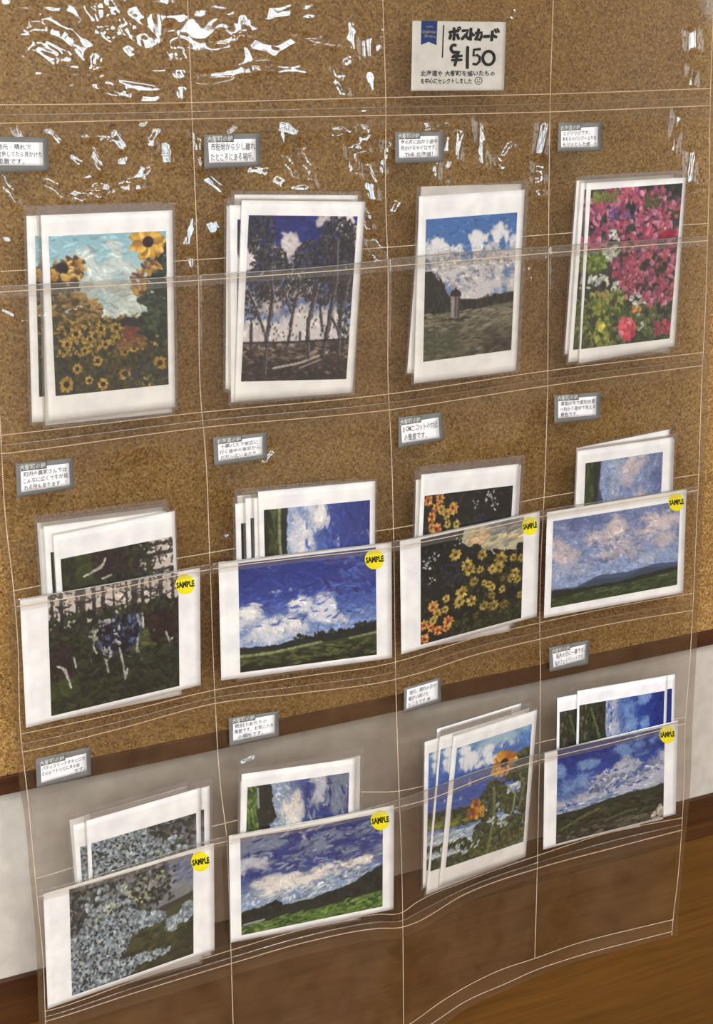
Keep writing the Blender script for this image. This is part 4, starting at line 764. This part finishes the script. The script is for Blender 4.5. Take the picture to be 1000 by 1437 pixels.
def bead(t, s0, s1, fn, off, rad=.0006):
    """Rounded fold at the edge of a doubled band."""
    n = 420; s = np.linspace(s0, s1, n); px, py = pix(s, np.full(n, float(t))); W = at(px, py, D(px, py) + off + fn(px, py, s, np.full(n, float(t))))
    d = np.gradient(W, axis=0); d /= np.linalg.norm(d, axis=1, keepdims=True); up = np.array([0, -1., 0]); sd = np.cross(d, up); sd /= np.linalg.norm(sd, axis=1, keepdims=True)
    V = np.stack([W + sd * rad * math.cos(a) + up * rad * math.sin(a) for a in np.arange(6) * math.pi / 3], 1).reshape(-1, 3)
    i = np.arange(n - 1)[:, None] * 6; j = np.arange(6)[None]; F = np.stack([i + j, i + (j + 1) % 6, i + 6 + (j + 1) % 6, i + 6 + j], -1).reshape(-1, 4); mesh('folded_edge', V, F, M_BEAD, org)
for k_, (a_, b_) in enumerate(((4, 7), (9, 12), (14, 17))): bead(a_, .92, 5.1, pocket_fn(a_, b_, k_ + 1, .55), -.0006)
for t_ in (1.55, 6.55, 11.55, 16.55): bead(t_, .92, 5.1, lambda px, py, S, T: -.0034 + wrinkle(px, py, .6), 0)

# ---------------------------------------------------------------- prints
PAINT = dict(sunflower_field=paint_sunflower_field(), tall_trees=paint_tall_trees(), silo=paint_silo(), pink=paint_pink_flowers(), cows=paint_cows(), blue_field=paint_blue_sky_field(),
             yellow=paint_yellow_flowers(), pink_clouds=paint_pink_clouds(), blossom=paint_white_blossom(), storm=paint_storm_sky(), sunflower_blue=paint_sunflower_blue(), blue_hill=paint_blue_hill())
PRINT_GAIN = 1.06
def painted(name, img, pq, off, parent, rot=False, res=1.0):
    a = PAINT[img]
    if rot: a = np.rot90(a, -1)                      # a sideways picture on an upright card
    h, w = a.shape[:2]; nu, nv = max(8, int(w * .84 * res)), max(8, int(h * .84 * res)); u, v = np.meshgrid(np.linspace(0, 1, nu), np.linspace(0, 1, nv))
    x = u * (w - 1); y = v * (h - 1); i = np.clip(x.astype(int), 0, w - 2); j = np.clip(y.astype(int), 0, h - 2); fx = (x - i)[..., None]; fy = (y - j)[..., None]
    c = (a[j, i] * (1 - fx) + a[j, i + 1] * fx) * (1 - fy) + (a[j + 1, i] * (1 - fx) + a[j + 1, i + 1] * fx) * fy
    c = np.clip(lin(np.clip(c, 0, 1) * 255) * PRINT_GAIN, 0, 1); return mesh(name, on_quad(pq, u, v, off).reshape(-1, 3), grid_faces(nu, nv), M_PRINT, parent, cols=c.reshape(-1, 3))
def card(label, q, off, img=None, pq=None, margins=None, rot=False, res=1., sleeve=(.022, .04, .022, .014), group=None):
    """One postcard: white card, printed painting, clear sleeve."""
    px, py = quad_px(q, .5, 1.); P = at(px, py, D(px, py) + off); o = tag(empty('postcard', tuple(P)), label, 'postcard', group)
    slab('card', q, off, M_WHITE, o)
    if img: painted('printed_painting', img, pq or sub_quad(q, *margins), off - .0002, o, rot, res)
    if sleeve:
        l, t, r, b = sleeve; n = 20; u, v = np.meshgrid(np.linspace(-l, 1 + r, n), np.linspace(-t, 1 + b, n)); F = on_quad(q, u, v, off - .00036).reshape(-1, 3)
        mesh('sleeve', F, grid_faces(n, n), M_SLEEVE, o)
        k = 16; lp = [(i / k, 0) for i in range(k)] + [(1, i / k) for i in range(k)] + [(1 - i / k, 1) for i in range(k)] + [(0, 1 - i / k) for i in range(k)]; lp = np.array(lp)
        oi = on_quad(q, lp[:, 0], lp[:, 1], off - .00040); oo = on_quad(q, lp[:, 0] * (1 + l + r) - l, lp[:, 1] * (1 + t + b) - t, off - .00040); m = 4 * k
        mesh('sleeve_rim', np.concatenate([oi, oo]), np.array([[i, (i + 1) % m, (i + 1) % m + m, i + m] for i in range(m)]), M_RIM, o)
    return o
def sticker(c, x, y, rx, ry, off, tilt=-9):
    n = 28; t = np.arange(n) * 2 * math.pi / n; X = np.concatenate([[x], x + rx * np.cos(t)]); Y = np.concatenate([[y], y + ry * np.sin(t)])
    V = at(X, Y, D(X, Y) + off); s = mesh('sticker', V, [(0, 1 + k, 1 + (k + 1) % n) for k in range(n)], M_YELLOW, c, smooth=False); tag(s, 'round yellow sticker with the handwritten word SAMPLE')
    ca, sa = math.cos(R(tilt)), math.sin(R(tilt)); q = [(x + ca * u * rx - sa * v * ry, y + sa * u * rx + ca * v * ry) for u, v in ((-.92, -.3), (.98, -.34), (.98, .3), (-.92, .34))]
    lettering('lettering', [('SAMPLE', 0, 0, 1, 1, .05)], q, off - .0001, M_INK, s)
SO, S1, S2 = -.0028, -.0086, .0011      # first layer of a stack, sample cards, step between cards
def off(k): return SO - S2 * k * .9
ST = 'cards stacked behind the %s'
# upright cards of the first row: rearmost first
g = 'postcards of the blue sky and sunflowers'
card('leftmost and rearmost postcard of the sunflower field stack under the light blue sky', [(37, 303), (222, 297), (228, 579), (45, 593)], off(0), 'sunflower_field', [(49, 331), (214, 324), (218, 541), (55, 557)], sleeve=(.022, .05, .022, .012))
card('middle postcard of the sunflower field stack, only its lower white edge showing', [(58, 303), (238, 297), (241.5, 579), (64, 597)], off(1.5))
card('front postcard with sunflowers and a red barn under a light blue sky', [(57, 302), (242, 295), (246, 571), (68, 592)], off(2.5), 'sunflower_field', [(68, 331.6), (233, 324), (236.5, 539.5), (78, 556)], sleeve=(.03, .04, .02, .01))
card('rearmost postcard of the tall trees stack, its bare white edge highest', [(329, 273), (502, 274), (488, 545), (320, 548)], off(0), sleeve=(.03, .02, .02, .012))
card('leftmost postcard of the tall trees stack, only a narrow white edge showing', [(318, 289), (490, 290), (484, 543), (316.5, 546)], off(1))
card('second postcard of the tall trees stack, close behind the front card', [(322, 288), (500, 289), (494, 551), (324, 565)], off(2.2), 'tall_trees', [(333, 308), (480, 309), (478, 535), (332, 545)], res=.5)
card('front postcard with tall dark trees against a deep blue sky', [(339, 281), (512, 283), (494.5, 551), (329, 562.5)], off(3.4), 'tall_trees', [(349, 302), (501.6, 303.6), (485.6, 532), (338, 535.6)], sleeve=(.01, .01, .012, .01))
card('rear postcard of the silo stack, tilted out at the lower left', [(591, 262), (732, 258), (712, 520), (571, 524)], off(0), sleeve=(.02, .0, .02, .01))
card('front postcard with a small silo in a field under white clouds', [(588, 275.5), (736, 266), (724, 520.5), (580.5, 538)], off(2), 'silo', [(597.5, 308), (725.5, 298), (717, 491), (593.5, 508)], sleeve=(.03, .05, .035, .008))
card('rearmost postcard of the pink flower stack, far left white edge', [(809, 253.5), (945, 245), (937, 494), (792, 497)], off(0), sleeve=(.02, .02, .02, .01))
card('middle postcard of the pink flower stack', [(815, 257), (950, 249), (936, 491), (797, 508.5)], off(1.2), 'pink', [(820, 266), (947, 258), (932, 477), (803.7, 491)], res=.6)
card('front postcard filled with pink blossom and white flowers', [(823, 257), (962, 249), (946, 486), (812, 510)], off(2.4), 'pink', [(829, 266.5), (957.5, 257), (939, 475), (815, 490)], sleeve=(.02, .045, .012, .01))
# second row
RM_ = lambda **k: k
card('rearmost postcard behind the cow sample, grey in its sleeve', [(52, 734), (229, 711), (238, 965), (70, 1000)], off(0))
card('third postcard behind the cow sample, its white corner at the far left', [(56, 742), (228, 716), (238, 970), (72, 1003)], off(1))
card('second postcard behind the cow sample', [(61, 739), (233, 717), (245, 974), (76, 1006)], off(2), 'cows', margins=(.045, .14, .03, .12), rot=True, res=.5)
card('front postcard of the cow stack, turned sideways, half out of the pocket', [(74.4, 751.7), (245, 717), (254.5, 975), (90, 1009)], off(3.2), 'cows', margins=(.05, .135, .025, .12), rot=True, sleeve=(.012, .012, .012, .0))
c_ = card('sample postcard with black and white cows under dark trees', [(28, 841), (280.5, 797), (281.5, 961.5), (36.6, 1021.5)], S1, 'cows', [(66.6, 836), (250, 803), (251.7, 962.5), (72, 1005)], sleeve=None); sticker(c_, 259.5, 820, 13.5, 14, S1 - .0005, -6)
card('rearmost postcard of the blue sky and green field stack', [(333, 696), (500, 681), (500, 927), (338, 950)], off(0))
card('leftmost postcard of the blue sky and green field stack', [(330, 707), (492, 692), (503, 928), (335, 953)], off(.9), 'blue_field', margins=(.045, .115, .04, .09), rot=True, res=.5)
card('third postcard of the blue sky and green field stack', [(344, 699.6), (510, 684), (512, 926), (350, 946)], off(1.8), 'blue_field', margins=(.04, .115, .04, .09), rot=True, res=.5)
card('second postcard of the blue sky and green field stack', [(356, 699.6), (520, 682), (520, 924), (361, 944)], off(2.7))
card('front postcard of the blue sky and green field stack, turned sideways', [(362, 690), (526.5, 675), (524.5, 922), (368, 942)], off(3.6), 'blue_field', margins=(.045, .105, .045, .09), rot=True, sleeve=(.012, .012, .012, .0))
c_ = card('sample postcard with a deep blue sky over a dark green field', [(306.5, 789), (549, 761), (550, 923.5), (310.5, 955)], S1, 'blue_field', [(334, 790.5), (527, 768), (528.5, 918.6), (337, 944)], sleeve=None); sticker(c_, 525, 785, 13.5, 14, S1 - .0005, -5)
card('rear postcard of the yellow flower stack, lowest at its right edge', [(583.6, 673.6), (731, 652.5), (719, 878), (578, 905)], off(0), 'yellow', margins=(.05, .13, .04, .13), rot=True, res=.5, sleeve=(.02, .06, .03, .01))
card('front postcard of the yellow flower stack, turned sideways', [(591, 666), (728, 651), (715, 886), (579, 912)], off(2), 'yellow', margins=(.045, .125, .05, .13), rot=True, sleeve=(.03, .05, .015, .0))
c_ = card('sample postcard with yellow flowers before a dark hedge', [(561, 759), (757, 717), (753, 865), (563, 918.6)], S1, 'yellow', [(590, 757), (735, 725), (731, 867), (590, 905)], sleeve=None); sticker(c_, 743, 738, 10.8, 13, S1 - .0005, -8)
card('rearmost postcard of the pale cloudy sky stack, its top highest', [(809, 629), (939, 602.6), (930, 826), (800, 852)], off(0), sleeve=(.01, .01, .02, .01))
card('middle postcard of the pale cloudy sky stack', [(812, 636), (946, 616), (938, 828), (803, 855)], off(1.2), sleeve=(.02, .03, .02, .01))
card('front postcard of the pale cloudy sky stack, turned sideways', [(810, 633), (944, 613.4), (934, 832), (802, 857)], off(2.4), 'pink_clouds', margins=(.09, .085, .1, .07), rot=True, sleeve=(.015, .02, .015, .0))
c_ = card('sample postcard with pinkish clouds over a low blue mountain', [(767.5, 719), (963, 686.5), (958, 832), (763, 867.5)], S1, 'pink_clouds', [(776, 731.6), (954, 703), (949.6, 820.6), (772.5, 853)], sleeve=None); sticker(c_, 948.4, 704.6, 10.8, 12.5, S1 - .0005, -5)
# third row
card('rearmost postcard of the white blossom stack, its grey top edge highest', [(97.6, 1151), (263, 1102.6), (272, 1345), (118, 1390)], off(0), sleeve=(.02, .03, .02, .01))
card('rightmost postcard of the white blossom stack', [(130, 1148), (294, 1102.6), (296, 1340), (145, 1385)], off(1), 'blossom', margins=(.045, .13, .05, .12), rot=True, res=.5)
card('second postcard of the white blossom stack, leaning out at the left', [(102.4, 1158), (270, 1112), (280, 1350), (118, 1394)], off(2), 'blossom', margins=(.045, .14, .05, .12), rot=True, res=.5)
card('front postcard of the white blossom stack, turned sideways', [(121, 1152), (281, 1105.4), (284, 1345), (131, 1392)], off(3.2), 'blossom', margins=(.035, .14, .04, .12), rot=True, sleeve=(.02, .03, .012, .0))
c_ = card('sample postcard with pale blossom branches before grey hills', [(61, 1255), (300, 1183), (301, 1333.6), (67, 1416)], S1, 'blossom', [(97, 1247), (271, 1197), (271.4, 1338), (101, 1397.6)], sleeve=None); sticker(c_, 281, 1209, 13, 14, S1 - .0005, -8)
card('rear postcard of the stormy sky stack', [(337, 1097), (505.5, 1060), (502, 1290), (336, 1320)], off(0), sleeve=(.02, .05, .025, .01))
card('front postcard of the stormy sky stack, turned sideways', [(339, 1086.4), (499, 1064), (494, 1285), (332, 1318)], off(2), 'storm', margins=(.055, .085, .055, .08), rot=True, sleeve=(.02, .03, .03, .0))
c_ = card('sample postcard with a stormy blue sky over a bright green meadow', [(321, 1173), (552.5, 1130), (552, 1276), (324, 1323)], S1, 'storm', [(337, 1176), (537, 1141), (536.5, 1272), (338.7, 1312.6)], sleeve=None); sticker(c_, 533, 1151, 13, 14, S1 - .0005, -7)
card('rearmost postcard of the tall sunflower stack, its white corner highest', [(613.5, 1023), (731, 987), (716, 1190), (600, 1228)], off(0), sleeve=None)
card('fourth postcard of the tall sunflower stack, grey in its sleeve', [(620, 1031), (742, 994), (724, 1196), (606, 1236)], off(1))
card('leftmost postcard of the tall sunflower stack', [(595.7, 1041.6), (715, 1003), (708, 1200), (593, 1246.5)], off(1.9), 'sunflower_blue', [(601.6, 1057.5), (706, 1024), (700, 1180), (598, 1222)], res=.5)
card('second postcard of the tall sunflower stack', [(617, 1034), (738, 998), (724, 1207), (597.6, 1256)], off(2.8), 'sunflower_blue', [(618, 1052), (724, 1020), (714, 1186), (603.4, 1223)], res=.6)
card('front postcard with a tall sunflower and broad leaves against blue sky', [(636, 1033.7), (753.6, 996), (737, 1202), (615.6, 1244)], off(3.6), 'sunflower_blue', [(641, 1050), (746, 1015.7), (734, 1181), (625, 1218)], sleeve=(.012, .02, .01, .008))
card('leftmost postcard of the blue sky and hill stack', [(781.8, 979.6), (900, 956), (898, 1160), (779, 1184)], off(0), 'blue_hill', margins=(.03, .1, .1, .09), rot=True, res=.5, sleeve=None)
card('rightmost postcard of the blue sky and hill stack', [(830, 966), (947, 946), (943, 1140), (826, 1170)], off(1.2), 'blue_hill', margins=(.04, .1, .035, .09), rot=True, res=.5, sleeve=None)
card('front postcard of the blue sky and hill stack, turned sideways', [(810, 969.8), (936.5, 948.6), (930, 1150), (806, 1176)], off(2.4), 'blue_hill', margins=(.025, .1, .03, .09), rot=True, sleeve=None)
c_ = card('sample postcard with a deep blue sky and clouds over a dark hill', [(764, 1056), (951, 1011), (947.6, 1142.5), (762, 1192.5)], S1, 'blue_hill', [(782, 1053), (932.5, 1020), (930.4, 1146), (779.7, 1184.5)], sleeve=None); sticker(c_, 935.7, 1030.6, 10.8, 12.5, S1 - .0005, -4)

# ---------------------------------------------------------------- caption cards
def caption(label, q, wq, head, lines, seed):
    o = -.0042; px, py = quad_px(q, .5, 1.); c = tag(empty('caption_card', tuple(at(px, py, D(px, py) + o))), label, 'caption card', None)
    slab('card', q, o, M_GREY, c, n=10); slab('paper', wq, o - .0002, M_WHITE, c, .0001, 8)
    if head:
        W_ = wq[1][0] - wq[0][0]; H_ = wq[3][1] - wq[0][1]; sl = (wq[1][1] - wq[0][1]) / W_
        hq = [(wq[0][0] - .04 * W_, wq[0][1] - .2 * H_), (wq[0][0] + .54 * W_, wq[0][1] - .2 * H_ + sl * .58 * W_), (wq[0][0] + .54 * W_, wq[0][1] + .12 * H_ + sl * .58 * W_), (wq[0][0] - .04 * W_, wq[0][1] + .12 * H_)]
        slab('heading_strip', hq, o - .00036, M_GREY, c, .0001, 5); lettering('heading', [(head, 0.03, 0.1, .97, .92, .012)], hq, o - .0006, M_HEAD, c)
    n = len(lines); L = []; top = .12 if head else .06
    for i, (s, u0, u1) in enumerate(lines): h = (1 - top) / n; L.append((s, u0, top + i * h + h * .08, u1, top + i * h + h * .84, .006))
    lettering('handwriting', L, wq, o - .0004, M_PEN, c, seed)
caption('grey caption card cut by the left border above the sunflower field cards', [(-12, 191.5), (67, 193), (69, 240), (-11, 243)], [(-6, 199), (60, 200), (61, 232.6), (-5, 232)], None, [('地元・晴れで', .02, .74), ('散歩してたら見かけた', .02, .98), ('風景です。', .02, .6)], 1)
caption('grey caption card above the tall trees cards', [(286.6, 189), (364.7, 186.6), (366, 233), (286.6, 237)], [(292, 196), (358.5, 194.7), (359, 227), (293.4, 228.8)], '大樹町の絵', [('市街地から少し離れ', .05, .99), ('たところにある場所。', .04, .95)], 2)
caption('grey caption card above the silo cards, under the price sign', [(554.5, 185), (623.8, 184.5), (622.5, 227), (554.5, 229.5)], [(559.5, 192), (615, 190.5), (615, 220), (560, 222)], '大樹町の絵', [('海の方に向かう途中', .04, .97), ('見かけるサイロです。', .04, .95), ('THE 北海道！', .15, .86)], 3)
caption('grey caption card above the pink flower cards', [(783.5, 172), (844, 172), (843, 211.7), (782, 213)], [(787, 181), (838.7, 177.6), (838, 206), (787, 207)], '北海道の絵', [('エゾツツジです。', .05, .78), ('あちらのパンジーよりも', .04, .96), ('モリッとした感…!!', .04, .96)], 4)
caption('grey caption card above the cow cards', [(22, 651), (102, 642.6), (104, 685), (24, 698.4)], [(29, 658), (96.7, 650), (98, 680.5), (30, 690.7)], '大樹町の絵', [('町内の農家さんでは', .06, .95), ('こんなに広くて牛が見', .04, .97), ('れる所もあります…！', .06, .93)], 5)
caption('grey caption card above the blue sky and green field cards', [(299, 614), (374, 607), (375, 644), (301, 654)], [(305.5, 621), (368, 612.6), (368, 638), (306.7, 647)], '北海道の絵', [('十勝バスで帯広に', .06, .9), ('行く途中の車窓から。', .03, .99), ('だだっ広いあたり…', .05, .97)], 6)
caption('grey caption card with two written lines above the yellow flower cards', [(559, 586), (620, 578.5), (622.5, 617), (559, 629)], [(562.5, 594), (615, 585.6), (616.6, 614), (564, 622)], '大樹町の絵', [('DCMニコットの付近', .04, .97), ('の風景です。', .06, .66)], 7)
caption('grey caption card above the pale cloudy sky cards', [(777.5, 555), (842.7, 550), (842, 588), (777.5, 594.6)], [(783, 560), (836.4, 556), (836, 582.6), (783, 587)], '大樹町の絵', [('道道55号で更別方面', .06, .97), ('へ向かう途中で見える', .05, .98), ('景色です。', .06, .52)], 8)
caption('grey caption card above the white blossom cards', [(50, 1065), (127, 1048), (128, 1088), (52, 1106.4)], [(57, 1073), (121, 1057), (121.6, 1081), (58, 1099)], '大樹町の絵', [('パティスリーナオキヒロセ', .03, .97), ('さんのアトリエにある桜', .02, .85), ('です。', .72, .97)], 9)
caption('grey caption card above the stormy sky cards', [(321, 1008), (390.6, 998), (391.5, 1033), (322, 1048)], [(327, 1013), (385, 1003), (385, 1028.4), (327, 1040)], '大樹町の絵', [('振別川あたりの', .04, .82), ('風景です。お気に入り', .03, .97), ('の場所です。', .12, .72)], 10)
caption('grey caption card without a heading above the tall sunflower cards', [(566.7, 966), (618, 950.4), (619, 985), (566.7, 1000.6)], [(571, 968), (614, 955), (614, 981), (570, 995)], None, [('地元、晴れの日の', .08, .94), ('暖かい咲いた', .06, .7), ('ところです ㊗', .06, .76)], 11)
caption('grey caption card above the blue sky and hill cards', [(770.4, 909), (826.8, 898), (825, 932), (771, 943)], [(775, 915.5), (821.5, 904), (820, 925), (776.5, 937)], '大樹町の絵', [('拓人の日に一番です。', .1, .98), ('私のフェイバリットです。', .05, .96)], 12)

# ---------------------------------------------------------------- price sign in the top pocket
SQ = [(578.7, 29), (709.8, 31), (706.8, 127), (576.7, 127.7)]; so = -.0026
px_, py_ = quad_px(SQ, .5, 1.)
sign = tag(empty('price_sign', tuple(at(px_, py_, D(px_, py_) + so))), 'cream handwritten price sign for postcards in the top pocket', 'sign')
slab('card', SQ, so, M_CREAM, sign)
def sq(x, y): return ((x - 52) / 872., (y - 64) / 650.)      # positions read on a 1000 x 800 enlargement
rb = [sq(134, 62), sq(284, 62), sq(280, 288), sq(206, 258), sq(134, 288)]
rbm = mesh('ribbon', on_quad(SQ, np.array([p[0] for p in rb]), np.array([max(0, p[1]) for p in rb]), so - .00015), [(0, 1, 2, 3, 4)], M_BLUE, sign, smooth=False); tag(rbm, 'blue ribbon mark with pale lettering')
lettering('lettering', [('Challenge', *sq(140, 150), *sq(276, 186), .02), ('Shop', *sq(165, 190), *sq(245, 224), .02)], SQ, so - .0003, M_GOLD, rbm)
strokes('ornament', [([sq(180, 122), sq(196, 112), sq(210, 122), sq(226, 112), sq(240, 122)], .004), ([sq(250, 212), sq(270, 216)], .004)], SQ, so - .0003, M_GOLD, rbm, .745)
B_ = .0165
P_ = lambda pts, w=B_: ([sq(*p) for p in pts], w)
big = [P_([(398, 168), (482, 152)]), P_([(440, 128), (444, 180), (440, 236)]), P_([(412, 190), (402, 228)]), P_([(470, 186), (486, 228)]), (([sq(*p) for p in arc(488, 130, 13, 12, 0, 360)]), .008),
       P_([(520, 152), (572, 148), (556, 184), (516, 230)]), P_([(548, 196), (580, 228)]), P_([(598, 130), (596, 236)]), P_([(600, 172), (628, 194)]),
       P_([(644, 172), (700, 166), (696, 210), (682, 238), (672, 230)]), P_([(670, 136), (664, 190), (644, 232)]), P_([(722, 204), (770, 200)], .018), P_([(800, 152), (794, 240)]), P_([(800, 190), (838, 208)]), P_([(820, 134), (836, 164)], .012), P_([(844, 128), (860, 160)], .012),
       (([sq(*p) for p in arc(446, 318, 30, 32, -60, -250)]) + [sq(*p) for p in [(430, 356), (470, 352), (494, 348), (476, 376), (440, 392)]], .0165),
       P_([(430, 398), (520, 386)], .014), P_([(428, 428), (520, 424)], .014), P_([(486, 360), (474, 400), (456, 478)], .016), P_([(572, 304), (572, 400), (574, 500)], .0175),
       P_([(690, 322), (632, 328), (628, 386), (662, 378), (688, 398), (686, 440), (660, 466), (628, 462)], .0145), (([sq(*p) for p in arc(770, 406, 54, 64, 0, 360, 24)]), .0165)]
strokes('handwriting', big, SQ, so - .0003, M_INK, sign, .745)
strokes('rule', [P_([(344, 102), (340, 250), (338, 402)], .0065)], SQ, so - .0003, M_INK, sign, .745)
lettering('handwriting', [('北海道や 大樹町を描いたもの', *sq(136, 524), *sq(836, 578), .018), ('を中心にセレクトしました', *sq(140, 596), *sq(620, 650), .018)], SQ, so - .0003, M_INK, sign)
strokes('smiley', [(([sq(*p) for p in arc(682, 620, 34, 34, 0, 360, 20)]), .0035), P_([(670, 608), (672, 614)], .004), P_([(692, 606), (694, 612)], .004), (([sq(*p) for p in arc(682, 622, 14, 12, 20, 160)]), .0035)], SQ, so - .0003, M_INK, sign, .745)
